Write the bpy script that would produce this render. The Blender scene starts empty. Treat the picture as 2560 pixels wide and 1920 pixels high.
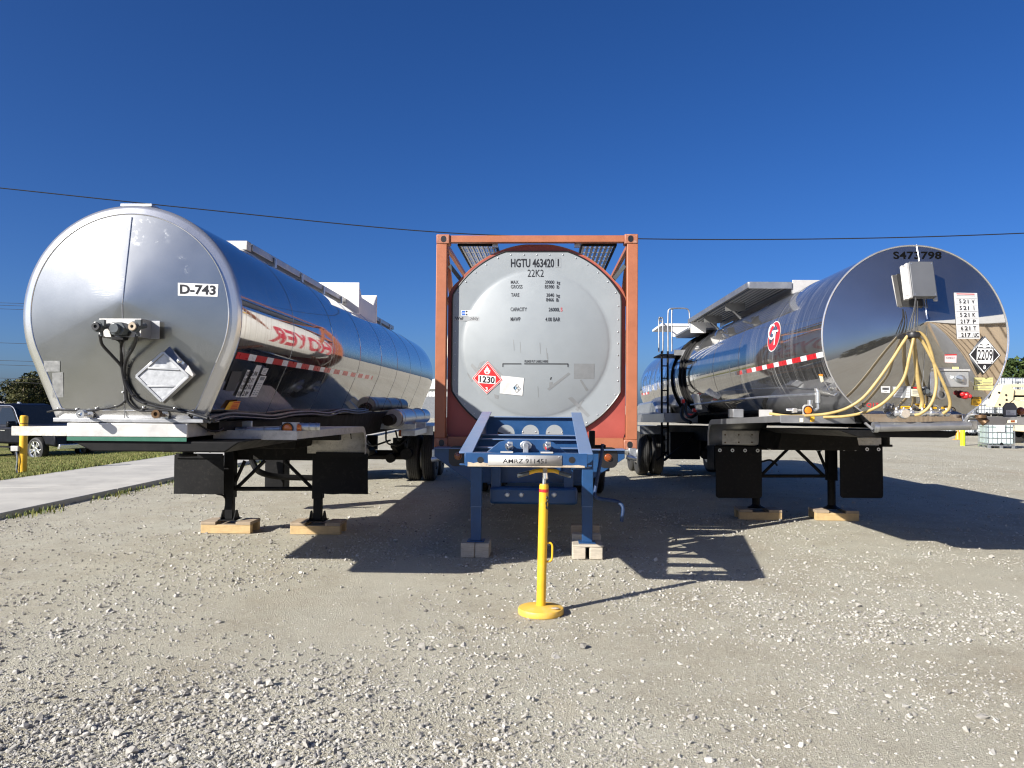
import bpy, bmesh, math, random
import numpy as np
from mathutils import Vector, Matrix, noise
random.seed(7); rng = np.random.default_rng(7)
R_ = math.radians
S = bpy.context.scene
COL = S.collection

# ------------------------------------------------------------------ camera
EYE = Vector((0, 0, 1.69)); F = 1922.0
PITCH, ROLL = 1.46, 0.45
cd = bpy.data.cameras.new('camera'); cam = bpy.data.objects.new('camera', cd); COL.objects.link(cam)
cd.sensor_width = 36.0; cd.lens = 36.0 * F / 2560.0; cd.clip_end = 3000; cd.clip_start = .05
CR = Matrix.Rotation(R_(90 + PITCH), 3, 'X') @ Matrix.Rotation(R_(ROLL), 3, 'Z')
cam.matrix_world = Matrix.Translation(EYE) @ CR.to_4x4()
S.camera = cam

# ------------------------------------------------------------------ light
SUN_TO = Vector((-1.66, -1.29, 1.16)).normalized()
EL = math.asin(SUN_TO.z); AZ = math.atan2(SUN_TO.x, SUN_TO.y)
w = bpy.data.worlds.new('World'); S.world = w; w.use_nodes = True
nt = w.node_tree; nt.nodes.clear()
sky = nt.nodes.new('ShaderNodeTexSky'); sky.sky_type = 'NISHITA'; sky.sun_disc = False
sky.sun_elevation = EL; sky.sun_rotation = AZ; sky.altitude = 200; sky.air_density = 0.7
sky.dust_density = 1.6; sky.ozone_density = 8.0
hs = nt.nodes.new('ShaderNodeHueSaturation'); hs.inputs['Saturation'].default_value = 1.13
hs.inputs['Hue'].default_value = 0.508
bg = nt.nodes.new('ShaderNodeBackground'); bg.inputs['Strength'].default_value = 0.061
wo = nt.nodes.new('ShaderNodeOutputWorld')
nt.links.new(sky.outputs[0], hs.inputs['Color']); nt.links.new(hs.outputs[0], bg.inputs[0]); nt.links.new(bg.outputs[0], wo.inputs[0])
sl = bpy.data.lights.new('sun', 'SUN'); sl.energy = 5.0; sl.angle = R_(.53); sl.color = (1, .95, .87)
sun = bpy.data.objects.new('sun', sl); COL.objects.link(sun)
sun.rotation_mode = 'QUATERNION'; sun.rotation_quaternion = SUN_TO.to_track_quat('Z', 'Y')
sun.location = SUN_TO * 60
S.view_settings.view_transform = 'Standard'; S.view_settings.look = 'None'; S.view_settings.gamma = 1
S.view_settings.exposure = 1.0
S.cycles.filter_width = 1.2
S.cycles.max_bounces = 8; S.cycles.glossy_bounces = 5; S.cycles.diffuse_bounces = 3
S.cycles.sample_clamp_indirect = 8

# ------------------------------------------------------------------ helpers
def ray(px, py):
    return (CR @ Vector(((px - 1280) / F, -(py - 960) / F, -1))).normalized()
def at(px, py, Y):
    d = ray(px, py); return EYE + d * ((Y - EYE.y) / d.y)
def gnd(px, py, z=0.0):
    d = ray(px, py); return EYE + d * ((z - EYE.z) / d.z)
def U(T, px, py, yl):
    Ti = T.inverted(); o = Ti @ EYE; d = Ti.to_3x3() @ ray(px, py)
    return o + d * ((yl - o.y) / d.y)

def link(name, me, m, parent):
    o = bpy.data.objects.new(name, me); COL.objects.link(o)
    if m: me.materials.append(m)
    if parent: o.parent = parent
    return o
def tag(o, label=None, cat=None, group=None, kind=None):
    if label: o['label'] = label
    if cat: o['category'] = cat
    if group: o['group'] = group
    if kind: o['kind'] = kind
    return o
def thing(name, label, cat, M=None, group=None):
    o = bpy.data.objects.new(name, None); COL.objects.link(o); o.empty_display_size = .2
    if M is not None: o.matrix_world = M
    return tag(o, label, cat, group)
def kids(o): return [c for c in bpy.data.objects if c.parent == o]
def copy_tree(o, parent=None):
    c = o.copy(); COL.objects.link(c)
    if parent: c.parent = parent
    for k in kids(o): copy_tree(k, c)
    return c

# loose repeats that become one part each
SPLIT = {'flap_hanger', 'mount_flange', 'seam', 'cable_stud', 'cable_tie', 'rivet', 'screw_head', 'bolt', 'rail_clamp', 'tube_clamp', 'tube_band', 'bore_hole', 'rail_hole',
         'beam_boss', 'frame_tie', 'brace', 'brake_hose', 'rung', 'walkway_edge', 'side_bearer', 'overflow_pipe', 'valve_handle', 'side_hose', 'deck_brace', 'main_rail', 'walkway_rail',
         'air_tank', 'pivot_pin', 'walkway_bearer', 'walkway_strut', 'side_strut', 'spill_box_rear', 'socket_bolt', 'rear_walkway', 'lamp_recess', 'washer', 'suspension'}
class MB:
    def __init__(s): s.v = []; s.f = []
    def add(s, vs, fs):
        n = len(s.v); s.v += [tuple(p) for p in vs]; s.f += [tuple(i + n for i in f) for f in fs]; return s
    def box(s, x0, x1, y0, y1, z0, z1, M=None):
        vs = [Vector(p) for p in ((x0,y0,z0),(x1,y0,z0),(x1,y1,z0),(x0,y1,z0),(x0,y0,z1),(x1,y0,z1),(x1,y1,z1),(x0,y1,z1))]
        if M: vs = [M @ p for p in vs]
        return s.add(vs, [(3,2,1,0),(4,5,6,7),(0,1,5,4),(1,2,6,5),(2,3,7,6),(3,0,4,7)])
    def cbox(s, c, d, M=None):
        c = Vector(c); x, y, z = [q / 2 for q in d]
        T = Matrix.Translation(c) @ (M.to_4x4() if M else Matrix.Identity(4))
        return s.box(-x, x, -y, y, -z, z, T)
    def bar(s, a, b, w, h, up=(0,0,1)):
        a, b = Vector(a), Vector(b); d = (b - a); L = d.length; d.normalize(); up = Vector(up)
        if abs(d.dot(up)) > .98: up = Vector((0, 1, 0))
        x = d.cross(up).normalized(); z = x.cross(d)
        T = Matrix((x, d, z)).transposed().to_4x4(); T.translation = a
        return s.box(-w/2, w/2, 0, L, -h/2, h/2, T)
    def prism(s, poly, ax, a, b):
        def mk(p, t): return {'x': (t, p[0], p[1]), 'y': (p[0], t, p[1]), 'z': (p[0], p[1], t)}[ax]
        n = len(poly); vs = [mk(p, a) for p in poly] + [mk(p, b) for p in poly]
        fs = [tuple(range(n)), tuple(range(2*n-1, n-1, -1))] + [(i, i+n, (i+1) % n + n, (i+1) % n) for i in range(n)]
        return s.add(vs, fs)
    def tube(s, pts, r, n=8, cap=True, closed=False):
        pts = [Vector(p) for p in pts]; m = len(pts); rs = r if isinstance(r, (list, tuple)) else [r] * m
        vs = []; up = None
        for i, p in enumerate(pts):
            a = pts[max(0, i-1)] if not closed else pts[i-1]; b = pts[min(m-1, i+1)] if not closed else pts[(i+1) % m]
            d = (b - a).normalized()
            if up is None:
                up = Vector((0,0,1)) if abs(d.z) < .9 else Vector((1,0,0))
            x = d.cross(up).normalized(); up = x.cross(d).normalized()
            for k in range(n):
                t = 2*math.pi*k/n; vs.append(p + (x*math.cos(t) + up*math.sin(t)) * rs[i])
        fs = []
        for i in range(m if closed else m-1):
            for k in range(n):
                j = (i+1) % m
                fs.append((i*n+k, i*n+(k+1) % n, j*n+(k+1) % n, j*n+k))
        if cap and not closed: fs += [tuple(range(n-1, -1, -1)), tuple((m-1)*n+k for k in range(n))]
        return s.add(vs, fs)
    def lathe(s, prof, n=32, M=None, ax='z', cap=False):
        vs = []
        for r, t in prof:
            for k in range(n):
                a = 2*math.pi*k/n; c, q = r*math.cos(a), r*math.sin(a)
                p = {'z': Vector((c, q, t)), 'x': Vector((t, c, q)), 'y': Vector((q, t, c))}[ax]
                vs.append(M @ p if M else p)
        m = len(prof)
        fs = [(i*n+k, i*n+(k+1) % n, (i+1)*n+(k+1) % n, (i+1)*n+k) for i in range(m-1) for k in range(n)]
        if cap: fs += [tuple(range(n-1, -1, -1)), tuple((m-1)*n+k for k in range(n))]
        return s.add(vs, fs)
    def cyl(s, a, b, r, n=16): return s.tube([a, b], r, n)
    def ball(s, c, r, n=10, sx=1, sy=1, sz=1):
        c = Vector(c); T = Matrix.Translation(c) @ Matrix.Diagonal((sx, sy, sz, 1))
        return s.lathe([(max(1e-4, r*math.sin(math.pi*i/n)), -r*math.cos(math.pi*i/n)) for i in range(n+1)], n*2, T)
    def islands(s):
        p = list(range(len(s.v)))
        def root(i):
            while p[i] != i: p[i] = p[p[i]]; i = p[i]
            return i
        for f in s.f:
            r = root(f[0])
            for i in f[1:]: p[root(i)] = r
        out = {}
        for f in s.f: out.setdefault(root(f[0]), []).append(f)
        return list(out.values())
    def build(s, name, m, parent=None, bev=0, ang=35, seg=2):
        if name in SPLIT:
            isl = s.islands()
            if len(isl) > 1:
                for fs in isl:
                    ids = sorted({i for f in fs for i in f}); k = {i: n for n, i in enumerate(ids)}
                    b = MB(); b.v = [s.v[i] for i in ids]; b.f = [tuple(k[i] for i in f) for f in fs]; o = b._build(name, m, parent, bev, ang, seg)
                return o
        return s._build(name, m, parent, bev, ang, seg)
    def _build(s, name, m, parent=None, bev=0, ang=35, seg=2):
        me = bpy.data.meshes.new(name); me.from_pydata(s.v, [], s.f)
        bm = bmesh.new(); bm.from_mesh(me); bmesh.ops.recalc_face_normals(bm, faces=bm.faces); bm.to_mesh(me); bm.free()
        if ang:
            me.polygons.foreach_set('use_smooth', [True]*len(me.polygons)); me.set_sharp_from_angle(angle=R_(ang))
        me.update(); o = link(name, me, m, parent)
        if bev:
            b = o.modifiers.new('bevel', 'BEVEL'); b.width = bev; b.segments = seg; b.limit_method = 'ANGLE'; b.angle_limit = R_(40)
        return o

def spline(pts, k=8):
    P = [Vector(p) for p in pts]; P = [2*P[0]-P[1]] + P + [2*P[-1]-P[-2]]; out = []
    for i in range(1, len(P)-2):
        a, b, c, d = P[i-1:i+3]
        for j in range(k):
            t = j/k
            out.append(.5*((2*b) + (c-a)*t + (2*a-5*b+4*c-d)*t*t + (3*b-a-3*c+d)*t**3))
    return out + [P[-2]]
def arc(cx, cy, r, a0, a1, n):
    return [(cx + r*math.cos(R_(a0+(a1-a0)*i/n)), cy + r*math.sin(R_(a0+(a1-a0)*i/n))) for i in range(n+1)]
def rrect(x0, x1, z0, z1, r, n=4):
    return arc(x1-r, z1-r, r, 0, 90, n)+arc(x0+r, z1-r, r, 90, 180, n)+arc(x0+r, z0+r, r, 180, 270, n)+arc(x1-r, z0+r, r, 270, 360, n)

# ------------------------------------------------------------------ text
def text_mesh(body, bold=.0, cuts=(0, 0), spacing=1.0):
    c = bpy.data.curves.new('t', 'FONT'); c.body = body; c.size = 1; c.resolution_u = 3; c.offset = bold; c.space_character = spacing
    c.fill_mode = 'FRONT'; c.align_x = 'LEFT'
    o = bpy.data.objects.new('t', c); COL.objects.link(o); bpy.context.view_layer.update()
    me = bpy.data.meshes.new_from_object(o.evaluated_get(bpy.context.evaluated_depsgraph_get()))
    bpy.data.objects.remove(o); bpy.data.curves.remove(c)
    bm = bmesh.new(); bm.from_mesh(me); bpy.data.meshes.remove(me)
    xs = [v.co.x for v in bm.verts]; ys = [v.co.y for v in bm.verts]
    x0, x1, y0, y1 = min(xs), max(xs), min(ys), max(ys)
    for v in bm.verts: v.co = Vector(((v.co.x-x0)/(x1-x0), (v.co.y-y0)/(y1-y0), 0))
    for ax, n in enumerate(cuts):
        for i in range(1, n):
            p = [0, 0, 0]; q = [0, 0, 0]; p[ax] = i/n; q[ax] = 1
            bmesh.ops.bisect_plane(bm, geom=bm.verts[:]+bm.edges[:]+bm.faces[:], plane_co=p, plane_no=q, dist=1e-5)
    bm.verts.ensure_lookup_table()
    out = ([v.co.copy() for v in bm.verts], [tuple(v.index for v in f.verts) for f in bm.faces]); bm.verts.index_update()
    out = ([v.co.copy() for v in bm.verts], [tuple(v.index for v in f.verts) for f in bm.faces]); bm.free()
    return out
def quad(x0, y0, x1, y1): return ((x0, y0), (x1, y0), (x1, y1), (x0, y1))
def bil(q, u, v):  # u right, v up
    tl, tr, br, bl = q
    return [(1-v)*((1-u)*bl[k]+u*br[k]) + v*((1-u)*tl[k]+u*tr[k]) for k in (0, 1)]
def sticker(name, m, q, surf, parent, n=4, off=.003, nv=None):
    nv = nv or n; vs = []; fs = []
    for j in range(nv+1):
        for i in range(n+1):
            p, nn = surf(*bil(q, i/n, j/nv)); vs.append(p + nn*off)
    for j in range(nv):
        for i in range(n):
            a = j*(n+1)+i; fs.append((a, a+1, a+n+2, a+n+1))
    return MB().add(vs, fs).build(name, m, parent, ang=60)
def lettering(body, m, q, surf, parent, off=.005, bold=0, cuts=(0, 0), name='lettering', spacing=1.0):
    vs, fs = text_mesh(body, bold, cuts, spacing); out = []
    for v in vs:
        p, nn = surf(*bil(q, v.x, v.y)); out.append(p + nn*off)
    return MB().add(out, fs).build(name, m, parent, ang=60)
def shapes(name, m, polys, q, surf, parent, off=.005):
    mb = MB()
    for P in polys:
        vs = []
        for u, v in P:
            p, nn = surf(*bil(q, u, v)); vs.append(p + nn*off)
        mb.add(vs, [tuple(range(len(vs)))])
    return mb.build(name, m, parent, ang=60)

# ------------------------------------------------------------------ materials
def nodes(m):
    m.use_nodes = True; t = m.node_tree; return t, t.nodes['Principled BSDF']
def N(t, kind, **kw):
    n = t.nodes.new(kind)
    for k, v in kw.items():
        if k in n.inputs: n.inputs[k].default_value = v
        else: setattr(n, k, v)
    return n
def ramp(t, fac, stops):
    r = t.nodes.new('ShaderNodeValToRGB'); e = r.color_ramp.elements
    while len(e) < len(stops): e.new(.5)
    for el, (p, c) in zip(e, stops):
        el.position = p; el.color = (*c, 1) if len(c) == 3 else c
    t.links.new(fac, r.inputs[0]); return r.outputs[0]
def mix(t, fac, a, b, mode='MIX'):
    n = t.nodes.new('ShaderNodeMix'); n.data_type = 'RGBA'; n.blend_type = mode
    for s, v in ((0, fac), (6, a), (7, b)):
        if hasattr(v, 'links'): t.links.new(v, n.inputs[s])
        else: n.inputs[s].default_value = (*v, 1) if isinstance(v, tuple) and len(v) == 3 else v
    return n.outputs[2]
def coords(t, scale=(1, 1, 1), kind='Object'):
    c = t.nodes.new('ShaderNodeTexCoord'); mp = t.nodes.new('ShaderNodeMapping'); mp.inputs['Scale'].default_value = scale
    t.links.new(c.outputs[kind], mp.inputs[0]); return mp.outputs[0]
def pm(name, col, rough=.5, metal=0, var=.12, scale=5, bump=0, bscale=60, coat=0, stretch=(1, 1, 1), dirt=None, damt=.5, spec=.5):
    m = bpy.data.materials.new(name); t, b = nodes(m)
    b.inputs['Metallic'].default_value = metal; b.inputs['Roughness'].default_value = rough
    b.inputs['Coat Weight'].default_value = coat; b.inputs['Coat Roughness'].default_value = .08
    b.inputs['Specular IOR Level'].default_value = spec
    co = coords(t, stretch)
    nz = N(t, 'ShaderNodeTexNoise', Scale=scale, Detail=6, Roughness=.65); t.links.new(co, nz.inputs['Vector'])
    lo = tuple(c*(1-var) for c in col); hi = tuple(min(1, c*(1+var)) for c in col)
    out = ramp(t, nz.outputs[0], [(.3, lo), (.7, hi)])
    if dirt:
        n2 = N(t, 'ShaderNodeTexNoise', Scale=scale*2.3, Detail=9, Roughness=.75); t.links.new(co, n2.inputs['Vector'])
        out = mix(t, ramp(t, n2.outputs[0], [(.52, (0, 0, 0)), (.75, (damt,)*3)]), out, dirt)
    t.links.new(out, b.inputs['Base Color'])
    rr = ramp(t, nz.outputs[0], [(.25, (max(.02, rough*.8),)*3), (.75, (min(1, rough*1.2),)*3)]); t.links.new(rr, b.inputs['Roughness'])
    if bump:
        n3 = N(t, 'ShaderNodeTexNoise', Scale=bscale, Detail=5); t.links.new(co, n3.inputs['Vector'])
        bp = N(t, 'ShaderNodeBump', Strength=bump, Distance=.01); t.links.new(n3.outputs[0], bp.inputs['Height']); t.links.new(bp.outputs[0], b.inputs['Normal'])
    return m

def steel(name, col, rough, wave=.02, wscale=1.3, streak=0.0, dust=(.3, .29, .27), brushed=0.0, metal=1.0, rv=.2):
    """stainless sheet: slow waviness in the sheet, run-down dirt streaks, fine brushing"""
    m = bpy.data.materials.new(name); t, b = nodes(m); b.inputs['Metallic'].default_value = metal
    co = coords(t)
    nz = N(t, 'ShaderNodeTexNoise', Scale=3, Detail=5, Roughness=.6); t.links.new(co, nz.inputs['Vector'])
    base = ramp(t, nz.outputs[0], [(.3, tuple(c*.93 for c in col)), (.7, tuple(min(1, c*1.05) for c in col))])
    rg = ramp(t, nz.outputs[0], [(.3, (rough*(1-rv),)*3), (.75, (rough*(1+rv),)*3)])
    if streak:
        cs = coords(t, (.4, 9, .3)); ns = N(t, 'ShaderNodeTexNoise', Scale=3.6, Detail=8, Roughness=.7); t.links.new(cs, ns.inputs['Vector'])
        cb = coords(t, (.5, .5, .8)); nb = N(t, 'ShaderNodeTexNoise', Scale=1.4, Detail=3); t.links.new(cb, nb.inputs['Vector'])
        sm = ramp(t, ns.outputs[0], [(.5, (0,)*3), (.68, (1,)*3)]); bm_ = ramp(t, nb.outputs[0], [(.38, (.1,)*3), (.62, (streak,)*3)])
        f = mix(t, 1.0, sm, bm_, 'MULTIPLY')
        mt = N(t, 'ShaderNodeMath', operation='SUBTRACT'); mt.inputs[0].default_value = metal; t.links.new(f, mt.inputs[1]); t.links.new(mt.outputs[0], b.inputs['Metallic'])
        base = mix(t, f, base, dust); rg = mix(t, f, rg, (.6, .6, .6))
    t.links.new(base, b.inputs['Base Color']); t.links.new(rg, b.inputs['Roughness'])
    nw = N(t, 'ShaderNodeTexNoise', Scale=wscale, Detail=1.5); t.links.new(co, nw.inputs['Vector'])
    bp = N(t, 'ShaderNodeBump', Strength=wave, Distance=.1); t.links.new(nw.outputs[0], bp.inputs['Height'])
    last = bp
    if brushed:
        cq = coords(t, (2, 30, 90)); nq = N(t, 'ShaderNodeTexNoise', Scale=6, Detail=4); t.links.new(cq, nq.inputs['Vector'])
        b2 = N(t, 'ShaderNodeBump', Strength=brushed, Distance=.003); t.links.new(nq.outputs[0], b2.inputs['Height']); t.links.new(bp.outputs[0], b2.inputs['Normal']); last = b2
    t.links.new(last.outputs[0], b.inputs['Normal'])
    return m

def emis(name, col): return pm(name, col, .25, 0, .05, coat=.6)
M_MIR = steel('mirror_steel', (.41, .405, .4), .025, .008, 1.6, metal=.945)
M_MIRS = steel('mirror_shell_steel', (.41, .41, .41), .035, .012, 1.2, streak=.5, metal=.92)
M_POL = steel('polished_shell_steel', (.38, .38, .39), .03, .012, 1.2, streak=.22, metal=.96)
M_ALU = pm('dull_aluminium', (.36, .365, .37), .42, .8, .12, 7, .05, 120)
M_ALUW = pm('pale_aluminium', (.5, .49, .47), .45, .3, .1, 6, .05, 90, dirt=(.35, .33, .3), damt=.35)
M_CHR = pm('bright_metal', (.7, .7, .69), .2, .82, .06, 9)
M_GALV = pm('galvanised_metal', (.5, .52, .54), .38, .9, .2, 14, .06, 50)
M_BLK = pm('black_paint', (.006, .006, .0065), .55, 0, .3, 9, .05, 90, dirt=(.03, .027, .023), damt=.35, spec=.18)
M_BLKM = pm('black_rubber_sheet', (.008, .008, .0085), .65, 0, .25, 9, .1, 40, dirt=(.045, .042, .037), damt=.45, spec=.15)
M_RUB = pm('tyre_rubber', (.022, .022, .022), .7, 0, .2, 12, .15, 80, dirt=(.12, .11, .1), damt=.45)
M_GRATE = pm('grating_steel', (.16, .16, .155), .5, .5, .15, 12)
M_HOSE = pm('black_hose', (.015, .015, .016), .4, 0, .1, 10)
M_DRK = pm('dark_undercarriage', (.01, .0095, .009), .65, 0, .35, 8, .1, 50, dirt=(.055, .048, .04), damt=.5, spec=.15)
M_DIRTYW = pm('dirty_white_sheet', (.5, .48, .44), .5, .1, .18, 9, .04, 60, dirt=(.1, .085, .065), damt=.75)
M_WHT = pm('white_vinyl', (.66, .66, .65), .4, 0, .05, 8)
M_PAPER = pm('white_paper', (.68, .68, .66), .6, 0, .05, 8)
M_TXT = pm('black_print', (.012, .012, .014), .4, 0, .05)
M_TXTM = pm('matt_black_print', (.003, .003, .003), .9, 0, .05, spec=.05)
M_GREYT = pm('faded_print', (.22, .23, .24), .5, 0, .1)
M_RED = pm('red_print', (.55, .02, .025), .4, 0, .08)
M_REDT = pm('red_reflective_tape', (.5, .012, .02), .3, 0, .12, 12, coat=.4)
M_WHTT = pm('white_reflective_tape', (.75, .76, .78), .3, 0, .08, 12, coat=.4)
M_BLUEP = pm('blue_print', (.03, .12, .45), .4, 0, .08)
M_LBLUE = pm('pale_blue_print', (.35, .55, .75), .4, 0, .05)
M_YEL = pm('yellow_paint', (.7, .4, .018), .45, 0, .1, 6, .05, 60, dirt=(.42, .3, .13), damt=.5)
M_YELD = pm('dusty_yellow_paint', (.66, .4, .06), .55, 0, .1, 5, .03, 60, dirt=(.62, .5, .33), damt=.6)
M_STICKY = pm('yellow_sticker', (.75, .42, .02), .4, 0, .06)
M_PALEY = pm('pale_yellow_sticker', (.75, .7, .28), .45, 0, .05)
M_CREAM = pm('cream_sticker', (.78, .74, .55), .45, 0, .05)
M_PINK = pm('pink_sticker', (.78, .6, .6), .45, 0, .05)
M_ORG = pm('orange_sticker', (.8, .3, .03), .4, 0, .05)
M_LIME = pm('lime_plastic', (.55, .8, .02), .4, 0, .05)
M_YHOSE = pm('yellow_rubber_hose', (.4, .29, .11), .5, 0, .14, 9, .08, 50, dirt=(.2, .13, .06), damt=.6)
M_AMB = emis('amber_lens', (.7, .17, .01))
M_AMBD = emis('dark_amber_lens', (.22, .05, .008))
M_FRAME = pm('orange_frame_paint', (.32, .108, .05), .5, 0, .09, 5, .04, 70, dirt=(.22, .085, .05), damt=.45)
M_FRED = pm('red_frame_paint', (.3, .06, .045), .5, 0, .1, 5, .04, 70)
M_CAST = pm('worn_casting_paint', (.3, .11, .06), .55, 0, .15, 9, .1, 40, dirt=(.45, .33, .27), damt=.8)
M_PANEL = pm('grey_panel_coat', (.245, .268, .282), .45, 0, .04, 3, .03, 25, dirt=(.22, .235, .24), damt=.22)
M_GHOST = pm('old_tape_residue', (.205, .215, .22), .55, 0, .08, 20)
M_CLAD = pm('cream_tank_cladding', (.66, .64, .58), .4, 0, .05, 3, .03, 8)
M_HOYR = pm('faded_red_lettering', (.5, .04, .05), .4, 0, .06)
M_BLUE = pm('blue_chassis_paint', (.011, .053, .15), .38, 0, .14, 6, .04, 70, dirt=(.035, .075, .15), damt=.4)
M_BLUE_SHADE = pm('shaded_handle_blue', (.008, .03, .09), .6, 0, .15, 8)  # chassis blue darkened, shade on the crank handle put into its colour
M_BLUEL = pm('pale_blue_paint', (.1, .16, .29), .35, 0, .1, 7, .03, 70)  # paler blue for flange tops and leg collars
M_RUST = pm('worn_rusty_edge', (.42, .35, .26), .7, .1, .3, 12, .2, 40, dirt=(.2, .09, .04), damt=.7)
M_GREEN = pm('green_edge_paint', (.02, .11, .07), .45)
M_BRASS = pm('brass_fitting', (.14, .085, .045), .45, .7, .3, 14)
M_ANTHR = pm('grey_plastic_box', (.07, .08, .085), .4, 0, .1, 9)
def wood(name, col, dark):
    m = bpy.data.materials.new(name); t, b = nodes(m); b.inputs['Roughness'].default_value = .75
    co = coords(t, (1, 1, 1)); wv = N(t, 'ShaderNodeTexWave', Scale=9, Distortion=7, Detail=4, **{'Detail Scale': 1.6}); wv.bands_direction = 'Z'
    cs = coords(t, (.35, 1, 2.4)); t.links.new(cs, wv.inputs['Vector'])
    nz = N(t, 'ShaderNodeTexNoise', Scale=16, Detail=8); t.links.new(co, nz.inputs['Vector'])
    a = ramp(t, wv.outputs[0], [(.15, dark), (.75, col)]); c = mix(t, .35, a, ramp(t, nz.outputs[0], [(.35, tuple(x*.7 for x in col)), (.65, tuple(min(1, x*1.15) for x in col))]))
    t.links.new(c, b.inputs['Base Color'])
    bp = N(t, 'ShaderNodeBump', Strength=.25, Distance=.004); t.links.new(wv.outputs[0], bp.inputs['Height']); t.links.new(bp.outputs[0], b.inputs['Normal'])
    return m
M_WOOD = wood('fresh_pine', (.5, .36, .18), (.38, .255, .115))
M_WOODG = wood('weathered_board', (.34, .27, .19), (.22, .165, .11))
M_WOODW = wood('bleached_timber', (.46, .41, .33), (.33, .29, .23))
# ------------------------------------------------------------------ ground
PSI = math.atan(38 / F)
def gravel_mat():
    m = bpy.data.materials.new('crushed_limestone_ground'); t, b = nodes(m); b.inputs['Roughness'].default_value = .92
    b.inputs['Specular IOR Level'].default_value = .2
    co = coords(t)
    big = N(t, 'ShaderNodeTexNoise', Scale=.35, Detail=5, Roughness=.6); t.links.new(co, big.inputs['Vector'])
    mid = N(t, 'ShaderNodeTexNoise', Scale=2.2, Detail=7, Roughness=.62); t.links.new(co, mid.inputs['Vector'])
    fin = N(t, 'ShaderNodeTexVoronoi', Scale=75); t.links.new(co, fin.inputs['Vector'])
    fi2 = N(t, 'ShaderNodeTexVoronoi', Scale=190); t.links.new(co, fi2.inputs['Vector'])
    c1 = ramp(t, big.outputs[0], [(.36, (0.327, 0.298, 0.226)), (.52, (0.394, 0.369, 0.290)), (.68, (0.445, 0.434, 0.359))])
    c2 = mix(t, .5, c1, ramp(t, mid.outputs[0], [(.3, (0.312, 0.282, 0.216)), (.5, (0.398, 0.371, 0.298)), (.72, (0.445, 0.434, 0.359))]))
    sp = ramp(t, fin.outputs['Color'], [(.0, (.66,)*3), (.5, (1,)*3), (1, (1.25, 1.24, 1.22))])
    c3 = mix(t, .75, c2, sp, 'MULTIPLY')
    # lighter, dusty wheel lanes running with the rows
    cl = coords(t, (1, .06, 1)); tr = N(t, 'ShaderNodeTexNoise', Scale=.75, Detail=3); t.links.new(cl, tr.inputs['Vector'])
    c4 = mix(t, ramp(t, tr.outputs[0], [(.5, (0,)*3), (.66, (.55,)*3)]), c3, (0.431, 0.410, 0.334))
    st = N(t, 'ShaderNodeTexNoise', Scale=.55, Detail=6, Roughness=.7); cs_ = coords(t, (1, .6, 1)); t.links.new(cs_, st.inputs['Vector'])
    c5 = mix(t, ramp(t, st.outputs[0], [(.57, (0,)*3), (.72, (.55,)*3)]), c4, (.36, .3, .22))
    t.links.new(c5, b.inputs['Base Color'])
    h = N(t, 'ShaderNodeMath', operation='ADD'); t.links.new(fin.outputs['Distance'], h.inputs[0]); t.links.new(fi2.outputs['Distance'], h.inputs[1])
    h2 = N(t, 'ShaderNodeMath', operation='MULTIPLY_ADD'); t.links.new(mid.outputs[0], h2.inputs[0]); h2.inputs[1].default_value = 2.2; t.links.new(h.outputs[0], h2.inputs[2])
    bp = N(t, 'ShaderNodeBump', Strength=.6, Distance=.014); lo = N(t, 'ShaderNodeTexNoise', Scale=1.3, Detail=4); t.links.new(co, lo.inputs['Vector'])
    h3 = N(t, 'ShaderNodeMath', operation='MULTIPLY_ADD'); t.links.new(lo.outputs[0], h3.inputs[0]); h3.inputs[1].default_value = 9; t.links.new(h2.outputs[0], h3.inputs[2]); t.links.new(h3.outputs[0], bp.inputs['Height']); t.links.new(bp.outputs[0], b.inputs['Normal'])
    return m
M_GRAV = gravel_mat()
prof = [(-600, -.45), (-19, -.45), (-12.3, -.12), (-11, -.06), (-10, 0), (600, 0)]
mb = MB(); vs = []; fs = []
for x, z in prof: vs += [(x, -300, z), (x, 900, z)]
for i in range(len(prof)-1): fs.append((2*i, 2*i+2, 2*i+3, 2*i+1))
tag(mb.add(vs, fs).build('gravel_ground', M_GRAV, ang=0), kind='structure')

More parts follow.
